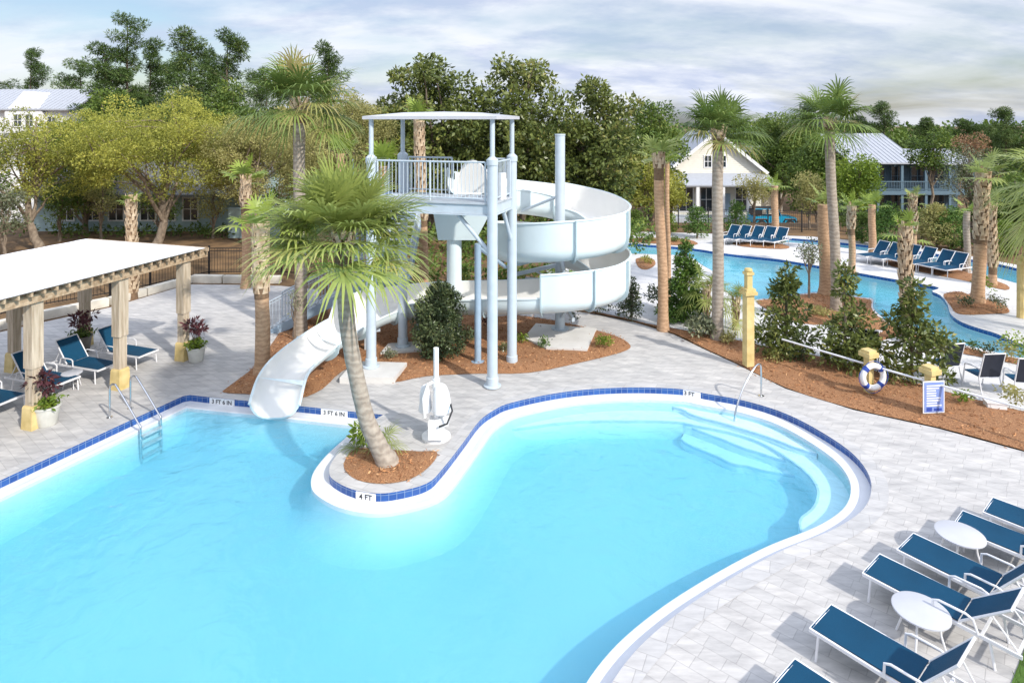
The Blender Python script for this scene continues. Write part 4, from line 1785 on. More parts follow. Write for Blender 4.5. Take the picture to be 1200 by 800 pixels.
def cover(name, c, w, d, h, top):
    b = MB()
    vs, fs = [], []
    n = 14
    rows = [(0, 1.1), (.3, 1.0), (.7, .85), (.93, .62), (1, .3)]
    for z, k in rows:
        for i in range(n):
            a = 2 * PI * i / n
            wob = 1 + .08 * math.sin(3 * a + z * 4)
            vs.append((c[0] + w / 2 * k * wob * math.cos(a), c[1] + d / 2 * k * wob * math.sin(a), c[2] + h * z))
    for j in range(len(rows) - 1):
        for i in range(n):
            fs.append((j * n + i, j * n + (i + 1) % n, (j + 1) * n + (i + 1) % n, (j + 1) * n + i))
    fs.append(tuple(range((len(rows) - 1) * n, len(rows) * n)))
    fs.append(tuple(range(n - 1, -1, -1)))
    b.add(vs, fs)
    return b.build(name, M['fabricwhite'], lift, lo, smooth=True)


cover('seat_cover', (lx + .12, ly - .05, .62), .42, .4, .62, 1)
cover('motor_cover', (lx - .26, ly + .05, .58), .28, .26, .6, 1)
b = MB()
b.box((lx + .08, ly - .1, .42), (.46, .42, .06))
b.box((lx + .05, ly - .38, .28), (.36, .05, .3))
b.build('seat', M['white'], lift, lo)
b = MB()
b.tube([(lx + .34, ly - .05, .78), (lx + .4, ly - .3, .74), (lx + .3, ly - .45, .52), (lx + .12, ly - .46, .46)], .022, 8)
b.build('arm_bar', M['black'], lift, lo, smooth=True)


# text helper -> mesh
def text_mesh(txt, size, ext=.002, bold=.0):
    cu = bpy.data.curves.new('lettering', 'FONT')
    cu.body = txt
    cu.size = size
    cu.extrude = ext
    cu.offset = bold
    cu.align_x = 'CENTER'
    cu.align_y = 'CENTER'
    tmp = bpy.data.objects.new('tmp', cu)
    col.objects.link(tmp)
    dg = bpy.context.evaluated_depsgraph_get()
    me = bpy.data.meshes.new_from_object(tmp.evaluated_get(dg))
    bpy.data.objects.remove(tmp)
    bpy.data.curves.remove(cu)
    return me


def depth_marker(px, py, txt, label, width=.62):
    x, y = G(px, py)
    # nearest pool edge and its inward normal
    best = min(range(len(pool)), key=lambda i: math.dist(((pool[i][0] + pool[(i + 1) % len(pool)][0]) / 2, (pool[i][1] + pool[(i + 1) % len(pool)][1]) / 2), (x, y)))
    a, c = Vector(pool[best]), Vector(pool[(best + 1) % len(pool)])
    d = (c - a).normalized()
    nn = Vector((-d.y, d.x))
    p = Vector((x, y))
    foot = a + d * (p - a).dot(d)
    t3 = Vector((-d.x, -d.y, 0))
    n3 = Vector((nn.x, nn.y, 0))
    rot = Matrix((t3, Vector((0, 0, 1)), n3)).transposed().to_4x4()
    loc = Vector((foot.x, foot.y, -.082)) + n3 * .004
    b = MB()
    b.box((0, 0, .006), (width, .16, .02))
    o = b.build('depth_marker', M['white'])
    tag(o, label, 'depth marker', 'depth markers in the tile band')
    o.matrix_world = Matrix.Translation(loc) @ rot
    me = text_mesh(txt, .15, .002, .002)
    me.materials.append(M['ink'])
    t = bpy.data.objects.new('lettering', me)
    col.objects.link(t)
    t.parent = o
    t.location = (0, -.004, .019)
    return o


depth_marker(259, 468, '3 FT 6 IN', 'white depth tile in the band left of the slide exit', .72)
depth_marker(392, 480, '3 FT 6 IN', 'white depth tile in the band right of the slide exit, behind the palm', .72)
depth_marker(428, 578, '4 FT', 'white depth tile reading 4 FT on the palm island', .42)
depth_marker(808, 457, '3 FT', 'white depth tile in the band above the curved entry steps', .6)

# tall yellow post and the fence posts in the mulch bed
def lathe_obj(name, prof, loc, m_, n=24, parent=None):
    b = MB()
    b.lathe(prof, (0, 0, 0), n)
    o = b.build(name, m_, parent, smooth=True)
    if parent is None:
        o.location = loc
    return o


yx, yy_ = G(877, 430)
root = empty('yellow_post', (yx, yy_, .05), 0, 'tall square yellow post with stepped cap in the mulch bed', 'post')
b = MB()
b.box((0, 0, 1.05), (.24, .24, 2.1), R(12))
b.build('shaft', M['yellow'], root)
b = MB()
b.box((0, 0, 2.15), (.38, .38, .1), R(12))
b.box((0, 0, 2.24), (.3, .3, .08), R(12))
b.box((0, 0, 2.48), (.17, .17, .4), R(12))
b.box((0, 0, 2.72), (.24, .24, .08), R(12))
b.lathe([(.1, 2.76), (.12, 2.8), (.1, 2.86), (.02, 2.88)], n=16)
b.build('cap', M['yellow'], root)


def rail_post(px, py, h, label):
    x, y = G(px, py)
    root = empty('rail_post', (x, y, .05), R(20), label, 'post', 'short yellow topped posts in the mulch bed')
    b = MB()
    b.box((0, 0, h / 2), (.17, .17, h))
    b.build('shaft', M['yellow'], root)
    b = MB()
    b.box((0, 0, h + .06), (.34, .34, .12))
    b.box((0, 0, h + .15), (.26, .26, .06))
    b.build('cap', M['yellow'], root)
    return root, x, y


rp1, x1, y1 = rail_post(1018, 464, 1.0, 'short post with yellow cap that carries the lifebuoy')
rp2, x2, y2 = rail_post(1090, 487, 1.0, 'short post with yellow cap that carries the blue sign')
x0_, y0_ = G(862, 415)
x3_, y3_ = G(1300, 555)
b = MB()
org = Vector((x1, y1, 0))
zr = .8
dirr = (Vector((x2, y2, zr)) - Vector((x1, y1, zr)))
b.tube([Vector((x1, y1, zr)) - dirr * 1.6 + Vector((0, .25, 0)), (x1, y1 + .12, zr), (x2, y2 + .12, zr), Vector((x2, y2, zr)) + dirr * 2.0 + Vector((0, .12, 0))], .028, 8)
o = b.build('guard_rail', M['alu'], None, org, smooth=True)
tag(o, 'thin pale metal pipe rail running between the yellow capped posts', 'rail')
# lifebuoy hanging in front of the first post
org = Vector((x1 + .02, y1 - .17, .58))
root = empty('lifebuoy', org, R(8), 'white lifebuoy with blue bands hanging on a post', 'lifebuoy')
RT, rt_ = .29, .075


def torus_arc(a0, a1, Rr, rr, n=10, k=40):
    pts = [(Rr * math.cos(a0 + (a1 - a0) * i / n), 0, Rr * math.sin(a0 + (a1 - a0) * i / n)) for i in range(n + 1)]
    return pts


b = MB()
pts = torus_arc(0, 2 * PI, RT, rt_, 40)
b.tube(pts, rt_, 14, cap=False)
b.build('ring', M['white'], root, smooth=True)
for k in range(4):
    b = MB()
    a = PI / 4 + k * PI / 2
    b.tube(torus_arc(a - .17, a + .17, RT, rt_, 5), rt_ + .006, 14)
    b.build('band', M['buoyblue'], root, smooth=True)
b = MB()
pts = []
for i in range(41):
    a = 2 * PI * i / 40
    rr = RT + rt_ + .01 + .04 * abs(math.sin(2 * (a - PI / 4)))
    pts.append((rr * math.cos(a), -.02, rr * math.sin(a)))
b.tube(pts, .008, 6, cap=False)
b.build('grab_rope', M['buoyblue'], root)
# rules sign
org = Vector((x2, y2 - .13, .52))
root = empty('notice_board', org, R(6), 'blue and white notice sign fixed on the yellow capped post', 'sign')
b = MB()
b.box((0, 0, 0), (.56, .02, .78))
b.build('board', M['white'], root)
b = MB()
b.box((0, -.013, 0), (.51, .008, .73))
b.build('panel', M['signblue'], root)
b = MB()
for k in range(9):
    w = random.uniform(.22, .4)
    b.box((-.2 + w / 2, -.019, .28 - k * .06), (w, .006, .028))
b.build('lettering', M['white'], root)
b = MB()
b.box((-.13, -.0195, -.29), (.14, .006, .09))
b.box((.1, -.0195, -.3), (.2, .006, .06))
b.build('emblem', M['inkblue'], root)
# ground box in the bed, tall wooden posts at right edge
bx, by = G(1166, 481)
b = MB()
b.box((0, 0, .14), (.42, .26, .16))
b.box((0, 0, .235), (.46, .3, .03))
b.box((0, -.132, .15), (.3, .01, .1))
o = b.build('junction_box', M['white'])
o.location = (bx, by, 0)
o.rotation_euler = (0, 0, R(-15))
tag(o, 'low white ground box in the mulch near the right edge', 'box')
wx, wy = G(1196, 372)
root = empty('yellow_post', (wx, wy, 0), 0, 'yellow post at the right edge beyond the lazy river', 'post')
b = MB()
b.lathe([(.13, 0), (.12, .1), (.115, 1.9), (.1, 1.95)], n=8)
b.build('shaft', M['yellow'], root, smooth=True)
b = MB()
b.lathe([(.15, 1.96), (.18, 2.02), (.18, 2.1), (.1, 2.14), (.11, 2.24), (.02, 2.32)], n=20)
b.build('cap', M['yellow'], root, smooth=True)


# pots
def pot_plant(x, y, label, r_=.28, h=.46, pm='pot', leafm=('bronze', 'bright'), ph_=.75):
    root = empty('potted_plant', (x, y, 0), 0, label, 'potted plant', 'potted plants by the pergola')
    b = MB()
    b.lathe([(r_ * .72, 0), (r_ * .78, .02), (r_ * .98, h * .9), (r_ * 1.06, h * .92), (r_ * 1.06, h), (r_ * .9, h), (r_ * .9, h - .04)], n=28)
    b.build('pot', M[pm], root, smooth=True)
    b = MB()
    b.lathe([(r_ * .88, h - .06), (r_ * .5, h - .03), (.01, h - .02)], n=20)
    b.build('soil', M['soil'], root)
    n_ = 260
    C = np.stack([rng.normal(0, r_ * .45, n_), rng.normal(0, r_ * .45, n_), h + rng.uniform(0, .22, n_)], 1)
    quads('trailing_leaves', leaves(C, .13, .4, None, 0, .3), rng.uniform(0, .8, n_), M[leafm[1]], root)
    b = MB()
    cs = []
    for k in range(7):
        e = Vector((random.uniform(-.22, .22), random.uniform(-.22, .22), h + ph_ * random.uniform(.5, 1)))
        b.tube(limb_path((0, 0, h - .05), e, 0, 4, .2), [.012, .01, .008, .005], 5)
        cs.append(tuple(e))
    b.build('stem', M['barkdark'], root)
    C, O, T = clump_points(cs, [.13] * 7, 1700)
    quads('foliage', leaves(C, .15, .4, O, .6), T, M[leafm[0]], root)
    return root


pot_plant(*G(55, 497), 'white pot with bronze plant at the foot of the nearest pergola post')
pot_plant(*G(230, 423), 'white pot with bronze plant beside the far pergola post', r_=.26, h=.44)
pot_plant(*G(95, 412), 'grey pot with dark plant behind the loungers under the pergola', pm='darkpot', r_=.3, h=.5, leafm=('bronze', 'green'))

# ================================================================== FENCES, CURBS
# low block curb along the left deck and black fence behind
curb_pts = GL([(-200, 425), (-60, 400), (48, 374), (129, 357), (208, 335), (226, 330), (300, 331), (330, 331)])
b = MB()
for a, c in zip(curb_pts[:-1], curb_pts[1:]):
    a, c = Vector((*a, .14)), Vector((*c, .14))
    L = (c - a).length
    k = max(1, int(L / 1.4))
    for i in range(k):
        p, q = a.lerp(c, i / k), a.lerp(c, (i + .96) / k)
        b.beam(p, q, .3, .3 + random.uniform(-.03, .03))
o = b.build('block_curb', M['stonewall'])
o['label'] = 'low pale block curb edging the deck behind the pergola'
o['category'] = 'curb'


def metal_fence(pts, label, h=1.25, group=None, m_='black', gap=2.0, bar=.13):
    base = Vector((*pts[0], ground_z(pts[0][1])))
    root = empty('metal_fence', base, 0, label, 'fence', group)
    ob = base
    bb = MB()
    for a, c in zip(pts[:-1], pts[1:]):
        a, c = Vector((*a, 0)), Vector((*c, 0))
        L = (c - a).length
        for z in (.15, h - .12, h):
            bb.beam(a + Vector((0, 0, z)), c + Vector((0, 0, z)), .03, .035)
        for i in range(int(L / bar)):
            p = a.lerp(c, i * bar / L)
            bb.beam(p + Vector((0, 0, .1)), p + Vector((0, 0, h)), .012, .012)
        k = max(1, round(L / gap))
        for i in range(k):
            p = a.lerp(c, i / k)
            pb = MB()
            pb.box((p.x, p.y, h / 2 + .05), (.07, .07, h + .15))
            pb.build('post', M[m_], root, ob)
    bb.build('panel', M[m_], root, ob)
    return root


metal_fence(GL([(-120, 402), (40, 362), (129, 347), (176, 337), (245, 322), (330, 322), (460, 330)]), 'black metal fence behind the pergola and block curb', gap=2.6)
metal_fence(GL([(700, 270), (760, 267), (830, 268), (900, 270), (980, 273), (1080, 283), (1180, 300), (1300, 322)]), 'black metal fence along the far bank of the lazy river', h=1.3, gap=2.6)

# ================================================================== HOUSES
def windows(root, org, rects, Y, frame='white', depth=.08):
    """rects: x0,x1,z0,z1 in world on plane y=Y facing the pool"""
    for (x0, x1, z0, z1) in rects:
        b = MB()
        w = .09
        for (c, s) in ((((x0 + x1) / 2, Y, z0), (x1 - x0 + w, depth, w)), (((x0 + x1) / 2, Y, z1), (x1 - x0 + w, depth, w)), ((x0, Y, (z0 + z1) / 2), (w, depth, z1 - z0 - w)), ((x1, Y, (z0 + z1) / 2), (w, depth, z1 - z0 - w))):
            b.box(c, s)
        b.box(((x0 + x1) / 2, Y + .01, (z0 + z1) / 2), (.05, depth * .5, z1 - z0 - w))
        b.box(((x0 + x1) / 2, Y + .012, (z0 + z1) / 2), (x1 - x0 - w, depth * .45, .05))
        f = b.build('window', M[frame], root, org)
        b = MB()
        b.box(((x0 + x1) / 2, Y + .02, (z0 + z1) / 2), (x1 - x0 - .02, .03, z1 - z0 - .02))
        b.build('pane', M['glass'], f, org)


def clap(b, x0, x1, y, z0, z1, pitch=.2):
    """weatherboards standing proud of the front wall"""
    z = z0
    while z < z1 - .02:
        h = min(pitch, z1 - z)
        b.add([(x0, y - .03, z), (x1, y - .03, z), (x1, y - .005, z + h), (x0, y - .005, z + h), (x0, y, z), (x1, y, z)], [(0, 1, 2, 3), (0, 4, 5, 1)])
        z += pitch


# cream cottage with a porch
Y0 = 64
k = Y0 / FPX
zb = ground_z(Y0)
ox = (838 - 600) * k
org = (ox, Y0, zb)
cot = empty('cottage', org, 0, 'cream gabled cottage with a front porch among the trees', 'house')
hw_, pk, ev = 4.6, 6.0, 2.3
b = MB()
b.box((ox, Y0 + 4, (zb + ev) / 2), (hw_ * 2, 8, ev - zb))
b.add([(ox - hw_, Y0, ev), (ox + hw_, Y0, ev), (ox, Y0, pk), (ox - hw_, Y0 + 8, ev), (ox + hw_, Y0 + 8, ev), (ox, Y0 + 8, pk)], [(0, 1, 2), (5, 4, 3), (0, 3, 4, 1)])
z = ev
clap(b, ox - hw_, ox + hw_, Y0, zb, ev)
while z < pk - .2:
    q0_, q1_ = hw_ * (1 - (z - ev) / (pk - ev)), hw_ * (1 - (z + .2 - ev) / (pk - ev))
    b.add([(ox - q0_, Y0 - .03, z), (ox + q0_, Y0 - .03, z), (ox + q1_, Y0 - .005, z + .2), (ox - q1_, Y0 - .005, z + .2)], [(0, 1, 2, 3)])
    z += .2
b.build('wall', M['housewhite'], cot, org)
b = MB()
for s in (-1, 1):
    e = Vector((ox + s * (hw_ + .5), 0, ev - .4))
    t_ = Vector((ox, 0, pk + .05))
    b.add([(t_.x, Y0 - .5, t_.z), (e.x, Y0 - .5, e.z), (e.x, Y0 + 8.4, e.z), (t_.x, Y0 + 8.4, t_.z), (t_.x, Y0 - .5, t_.z + .12), (e.x, Y0 - .5, e.z + .12), (e.x, Y0 + 8.4, e.z + .12), (t_.x, Y0 + 8.4, t_.z + .12)],
          [(0, 1, 2, 3), (4, 7, 6, 5), (0, 4, 5, 1), (1, 5, 6, 2), (2, 6, 7, 3)])
rf = b.build('roof', M['metalroof'], cot, org)
b = MB()
for s in (-1, 1):
    b.beam((ox, Y0 - .53, pk + .02), (ox + s * (hw_ + .5), Y0 - .53, ev - .37), .05, .3)
b.build('barge_board', M['white'], rf, org)
windows(cot, org, [(ox - 1.1, ox - .35, 2.5, 3.7), (ox + .35, ox + 1.1, 2.5, 3.7)], Y0 - .04)
b = MB()
b.add([(ox - 5.2, Y0 - 2.6, 1.0), (ox + 5.2, Y0 - 2.6, 1.0), (ox + 5.2, Y0 - .04, 1.95), (ox - 5.2, Y0 - .04, 1.95), (ox - 5.2, Y0 - 2.6, .85), (ox + 5.2, Y0 - 2.6, .85), (ox + 5.2, Y0 - .04, 1.8), (ox - 5.2, Y0 - .04, 1.8)],
      [(0, 1, 2, 3), (7, 6, 5, 4), (0, 4, 5, 1), (0, 3, 7, 4), (1, 5, 6, 2)])
b.build('porch_roof', M['metalroof'], cot, org)
for q in range(5):
    b = MB()
    x = ox - 4.9 + q * 2.45
    b.box((x, Y0 - 2.4, (zb + .85) / 2), (.3, .3, .85 - zb))
    b.build('porch_post', M['white'], cot, org)
b = MB()
b.box((ox, Y0 - 1.3, zb + .3), (10.2, 2.55, .4))
b.build('porch_floor', M['houselight'], cot, org)
windows(cot, org, [(ox - 3.6, ox - 2.2, zb + .8, .5), (ox - 1.5, ox - .3, zb + .8, .5), (ox + 2.0, ox + 3.4, zb + .8, .5)], Y0 - .05)
b = MB()
b.box((ox + 1.0, Y0 - .05, zb + 1.55), (1.0, .06, 2.1))
b.build('door', M['steelblue'], cot, org)
b = MB()   # rear wing with grey roof
b.box((ox + 6.2, Y0 + 6, (zb + 3.0) / 2), (4, 5, 3.0 - zb))
b.build('rear_wing', M['housewhite'], cot, org)
b = MB()
b.add([(ox + 3.4, Y0 + 3.2, 2.9), (ox + 8.5, Y0 + 3.2, 2.9), (ox + 8.0, Y0 + 6, 4.4), (ox + 3.4, Y0 + 6, 4.4), (ox + 8.5, Y0 + 8.8, 2.9), (ox + 3.4, Y0 + 8.8, 2.9)], [(0, 1, 2, 3), (3, 2, 4, 5), (1, 4, 2), (0, 3, 5)])
b.build('wing_roof', M['greyroof'], cot, org)

# blue two storey house with balcony
Y0 = 66
k = Y0 / FPX
zb = ground_z(Y0)
org = ((1055 - 600) * k, Y0, zb)
bh = empty('balcony_house', org, 0, 'blue grey two storey house with balcony and pale metal roof', 'house')
xa, xb = (990 - 600) * k, (1130 - 600) * k
xm = (1066 - 600) * k
b = MB()
b.box(((xa + xb) / 2, Y0 + 5, (zb + 2.95) / 2), (xb - xa, 8, 2.95 - zb))
clap(b, xa, xb, Y0 + 1, zb, 2.9)
b.build('wall', M['housegrey'], bh, org)
b = MB()
e0, rg = 2.95, 5.75


def roof_slab(b, x0, x1, yf, yr, z0, z1, th=.14):
    b.add([(x0, yf, z0), (x1, yf, z0), (x1, yr, z1), (x0, yr, z1), (x0, yf, z0 - th), (x1, yf, z0 - th), (x1, yr, z1 - th), (x0, yr, z1 - th)],
          [(0, 1, 2, 3), (7, 6, 5, 4), (0, 4, 5, 1), (1, 5, 6, 2), (2, 6, 7, 3), (0, 3, 7, 4)])
    n_ = int((x1 - x0) / .45)
    for i in range(n_ + 1):
        x = x0 + (x1 - x0) * i / n_
        b.beam((x, yf, z0 + .02), (x, yr, z1 + .02), .03, .05)


roof_slab(b, xa - .4, xm, Y0 - 1.8, Y0 + 5, e0, rg)
roof_slab(b, xa - .4, xm, Y0 + 11.8, Y0 + 5, e0, rg)
roof_slab(b, xm - .1, xb + .5, Y0 - 1.8, Y0 + 3.6, e0 - .1, 4.1)
roof_slab(b, xm - .1, xb + .5, Y0 + 9, Y0 + 3.6, e0 - .1, 4.1)
b.build('roof', M['metalroof'], bh, org)
b = MB()
b.add([(xa, Y0 + 1, 2.9), (xa, Y0 + 9, 2.9), (xa, Y0 + 5, 5.6)], [(0, 1, 2)])
b.build('gable', M['housegrey'], bh, org)
b = MB()
b.add([(xm - .3, Y0 + 1, 2.9), (xm - .3, Y0 + 9, 2.9), (xm - .3, Y0 + 5, 5.6)], [(2, 1, 0)])
b.build('gable', M['housegrey'], bh, org)
bz = .1
b = MB()
b.box(((xa + xb) / 2, Y0 - .35, bz - .18), (xb - xa, 2.7, .4))
b.build('balcony_floor', M['trimblue'], bh, org)
b = MB()
b.beam((xa, Y0 - 1.62, bz + .95), (xb, Y0 - 1.62, bz + .95), .08, .08)
b.beam((xa, Y0 - 1.62, bz + .15), (xb, Y0 - 1.62, bz + .15), .06, .06)
for i in range(int((xb - xa) / .16)):
    b.box((xa + i * .16, Y0 - 1.62, bz + .55), (.035, .035, .8))
b.build('balcony_rail', M['trimblue'], bh, org)
for i in range(6):
    x = xa + .15 + (xb - xa - .3) * i / 5
    b = MB()
    b.box((x, Y0 - 1.5, (zb + e0) / 2), (.24, .24, e0 - zb - .05))
    b.build('porch_post', M['trimblue'], bh, org)
ws = []
for i in range(5):
    x = xa + 1.3 + i * (xb - xa - 2) / 5
    ws += [(x - .1, x + 1.3, .35, 2.4), (x - .1, x + 1.3, zb + .3, zb + 2.4)]
windows(bh, org, ws, Y0 + .95, 'trimblue')

# pale building behind the left oaks
Y0 = 42
k = Y0 / FPX
zb = ground_z(Y0)
xa, xb = (40 - 600) * k, (292 - 600) * k
org = ((xa + xb) / 2, Y0, zb)
lh = empty('bungalow', org, 0, 'pale teal bungalow in the shade behind the left oaks', 'house')
b = MB()
b.box(((xa + xb) / 2, Y0 + 4, (zb + 2.6) / 2), (xb - xa, 8, 2.6 - zb))
clap(b, xa, xb, Y0, zb, 2.6)
b.build('wall', M['houseteal'], lh, org)
b = MB()
roof_slab(b, xa - .6, xb + .6, Y0 - 1.2, Y0 + 4, 2.5, 4.3)
roof_slab(b, xa - .6, xb + .6, Y0 + 9.2, Y0 + 4, 2.5, 4.3)
b.build('roof', M['shaderoof'], lh, org)
b = MB()
b.add([(xb - .05, Y0, 2.5), (xb - .05, Y0 + 8, 2.5), (xb - .05, Y0 + 4, 4.1)], [(0, 1, 2)])
b.build('gable', M['houseteal'], lh, org)
ws = []
for x in (70, 100, 128, 165, 188, 215):
    xw = (x - 600) * k
    ws.append((xw, xw + 1.0, zb + .7, zb + 2.2))
windows(lh, org, ws, Y0 - .06)
b = MB()
b.box((xb + 1.3, Y0 - 2.4, zb + .9), (3.2, .12, 1.9))
b.build('screen_wall', M['houseteal'], lh, org)
# distant white gabled house at top left
Y0 = 62
k = Y0 / FPX
zb = ground_z(Y0)
xa, xb = (-40 - 600) * k, (86 - 600) * k
org = ((xa + xb) / 2, Y0, zb)
wh = empty('white_house', org, 0, 'tall white house with pale roof above the trees at far left', 'house')
b = MB()
b.box(((xa + xb) / 2, Y0 + 4, (zb + 8.4) / 2), (xb - xa, 8, 8.4 - zb))
b.build('wall', M['white'], wh, org)
b = MB()
roof_slab(b, xa - .5, xb + .4, Y0 - .6, Y0 + 4, 8.3, 10.4)
roof_slab(b, xa - .5, xb + .4, Y0 + 8.6, Y0 + 4, 8.3, 10.4)
b.build('roof', M['metalroof'], wh, org)
gx = (32 - 600) * k
b = MB()
b.add([(gx - 1.8, Y0 - .5, 8.0), (gx + 1.8, Y0 - .5, 8.0), (gx, Y0 - .5, 10.0), (gx - 1.8, Y0 + 3, 8.0), (gx + 1.8, Y0 + 3, 8.0), (gx, Y0 + 3, 10.0)], [(0, 1, 2), (0, 3, 5, 2), (1, 2, 5, 4)])
b.box((gx, Y0 - .2, 7.0), (3.6, .6, 2.0))
b.build('dormer', M['white'], wh, org)
windows(wh, org, [(gx - .9, gx - .1, 6.6, 7.8), (gx + .2, gx + 1.0, 6.6, 7.8), ((60 - 600) * k, (60 - 600) * k + .9, 6.3, 7.6)], Y0 - .55)

# turquoise off-road car
cxp, cyp = (905 - 600) * 57 / FPX, 57
cz = ground_z(57) + .12
car = empty('parked_car', (cxp, cyp, cz), 0, 'turquoise open topped off road car parked behind the hedge', 'car')
b = MB()
prof = [(-1.95, .55), (-1.95, 1.05), (-1.7, 1.1), (.35, 1.1), (.5, 1.12), (1.75, 1.02), (1.85, .95), (1.85, .6), (1.6, .5), (-1.6, .5)]
vs = [(x, -.75, z) for x, z in prof] + [(x, .75, z) for x, z in prof]
n_ = len(prof)
b.add(vs, [tuple(range(n_)), tuple(range(2 * n_ - 1, n_ - 1, -1))] + [(i, n_ + i, n_ + (i + 1) % n_, (i + 1) % n_) for i in range(n_)])
b.build('body', M['carblue'], car)
b = MB()
for s in (-.68, .68):
    b.tube([(.5, s, 1.1), (.25, s, 1.72), (-1.75, s, 1.75), (-1.9, s, 1.08)], .045, 6)
    b.tube([(-.7, s, 1.1), (-.75, s, 1.74)], .045, 6)
b.build('roll_cage', M['carblue'], car)
b = MB()
b.box((-.75, 0, 1.79), (2.1, 1.4, .06))
b.box((-1.5, 0, 1.42), (.7, 1.38, .5))
b.build('soft_top', M['black'], car)
b = MB()
b.add([(.47, -.64, 1.14), (.47, .64, 1.14), (.26, .64, 1.68), (.26, -.64, 1.68), (.44, -.64, 1.14), (.44, .64, 1.14), (.23, .64, 1.68), (.23, -.64, 1.68)], [(0, 1, 2, 3), (7, 6, 5, 4), (0, 3, 7, 4), (1, 5, 6, 2)])
b.build('windscreen', M['glass'], car)
b = MB()
b.box((.0, -.77, .86), (.9, .03, .44))
dr = b.build('door', M['carblue'], car)
b = MB()
b.box((-.3, -.795, .98), (.14, .03, .03))
b.build('handle', M['black'], dr)
for x in (-1.25, 1.25):
    for s in (-.72, .72):
        b = MB()
        b.tube([(x, s - .11, .4), (x, s + .11, .4)], .4, 20)
        w = b.build('wheel', M['tyre'], car, smooth=True)
        b = MB()
        b.tube([(x, s - .125, .4), (x, s + .125, .4)], .22, 14)
        b.build('rim', M['rim'], w, smooth=True)
        b = MB()
        b.tube([(x - .55, s, .62), (x - .4, s, .86), (x + .4, s, .86), (x + .55, s, .62)], .09, 6)
        b.build('fender', M['black'], car)
for s in (-.5, .5):
    b = MB()
    b.tube([(1.83, s, .86), (1.9, s, .86)], .1, 12)
    b.build('headlight', M['lens'], car)
b = MB()
b.box((1.95, 0, .58), (.12, 1.4, .14))
b.build('bumper', M['black'], car)

# ================================================================== PALMS
s_ = 55.5
hero = [(-2.62, 13.52, 0.04), (-2.83, 13.5, .45), (-3.1, 13.5, 1.1), (-3.4, 13.5, 2.5), (-3.52, 13.5, 3.5), (-3.58, 13.5, 4.8)]
palm('leaning palm with a full green crown on the mulched pool island', hero, .215, .165, 1.82, 60, bark='palmgrey', boots=.1, elmin=5, elmax=84, nseg=32, wid=.054, droop=.34, boot_r=1.2, jit=.2, petiole=.5)
palm_px('tall palm with full crown rising behind the leaning palm', (352, 397), (351, 124), 13.5, 74, 40, bark='palmgrey', boots=.06, boot_r=2.0, elmin=2, elmax=84, nseg=26, wid=.052, droop=.5, dead=.08, leafmat='palmdark')
palm_px('tall grey palm with full crown in front of the cream cottage', (840, 400), (842, 158), 12.5, 58, 30, bark='palmgrey', boots=.06, boot_r=1.6, elmin=24, elmax=84, nseg=24, wid=.058, droop=.44, leafmat='palmdark')
palm_px('tall slim grey palm with full crown between the river and the blue house', (980, 366), (972, 146), 11, 58, 30, bark='palmgrey', boots=.05, boot_r=1.6, elmin=16, elmax=84, nseg=24, wid=.058, droop=.5, dead=.08, leafmat='palmdark')
gp = 'palms trimmed to a few fronds'
palm_px('red brown trimmed palm standing beside the slide run at left', (307, 440), (306, 268), 23, 45, 12, bark='palmred', boots=.5, boot_r=.5, group=gp, elmin=20, leafmat='palmbright')
palm_px('slim trimmed palm at the deck corner left of the slide', (288, 337), (288, 213), 14, 32, 9, bark='palmred', group=gp, elmin=30, leafmat='palmbright', boots=.3)
palm_px('trimmed palm at the block curb behind the pergola', (155, 350), (154, 236), 14, 18, 8, bark='palmred', boots=.95, group=gp, elmin=30, leafmat='palmbright', short=True)
palm_px('trimmed red brown palm right of the white river deck, in front of the tall shrub', (777, 387), (772, 185), 13, 40, 9, bark='palmred', boots=.12, group=gp, elmin=35, short=True)
palm_px('thin trimmed palm just behind the tall shrub', (783, 352), (782, 190), 6, 26, 8, bark='palmred', group=gp, elmin=40, leafmat='palmbright', short=True)
palm_px('trimmed red palm standing in front of the parked turquoise car', (908, 281), (908, 218), 9, 19, 10, bark='palmred', group=gp, elmin=10, leafmat='palmbright', short=True)
palm_px('stout trimmed palm beside the slim grey palm on the river bed', (968, 347), (966, 240), 17, 30, 8, bark='palmred', group=gp, elmin=40, leafmat='palmleaf', short=True)
palm_px('trimmed palm behind the small bright tree, left of the loungers on the island', (998, 318), (998, 245), 11, 24, 9, bark='palmred', group=gp, elmin=30, leafmat='palmbright', short=True, boots=.4)
palm_px('trimmed palm directly beyond the six island loungers, at their left end', (1022, 300), (1022, 240), 9, 22, 9, bark='palmred', group=gp, elmin=30, leafmat='palmbright', short=True)
palm_px('trimmed palm with shaggy top below the blue house balcony', (1070, 293), (1070, 232), 10, 18, 9, bark='palmred', boots=.7, group=gp, elmin=10, short=True, boot_r=1.5)
palm_px('trimmed palm with open fronds growing through the river side magnolia', (1062, 400), (1061, 270), 15, 28, 9, bark='palmgrey', boots=.75, group=gp, elmin=10, leafmat='palmbright', short=True)
palm_px('stout curved palm with pale crosshatched leaf bases on the river island bed', (1145, 357), (1153, 205), 18, 34, 12, bark='palmred', boots=.55, group=gp, elmin=10, short=True, boot_r=.8)
palm_px('second trimmed palm just behind the stout curved palm', (1163, 335), (1162, 245), 12, 24, 9, bark='palmred', boots=.8, group=gp, elmin=10, short=True)
palm_px('slender trimmed palm left of the stout curved palm trunk', (1133, 318), (1133, 248), 7, 20, 8, bark='palmgrey', group=gp, elmin=10, leafmat='palmbright', short=True)
palm_px('red brown palm with small top showing behind the tower railing', (497, 352), (491, 140), 15, 30, 9, bark='palmred', boots=.6, group=gp, elmin=35, leafmat='palmbright', short=True, boot_r=.8)
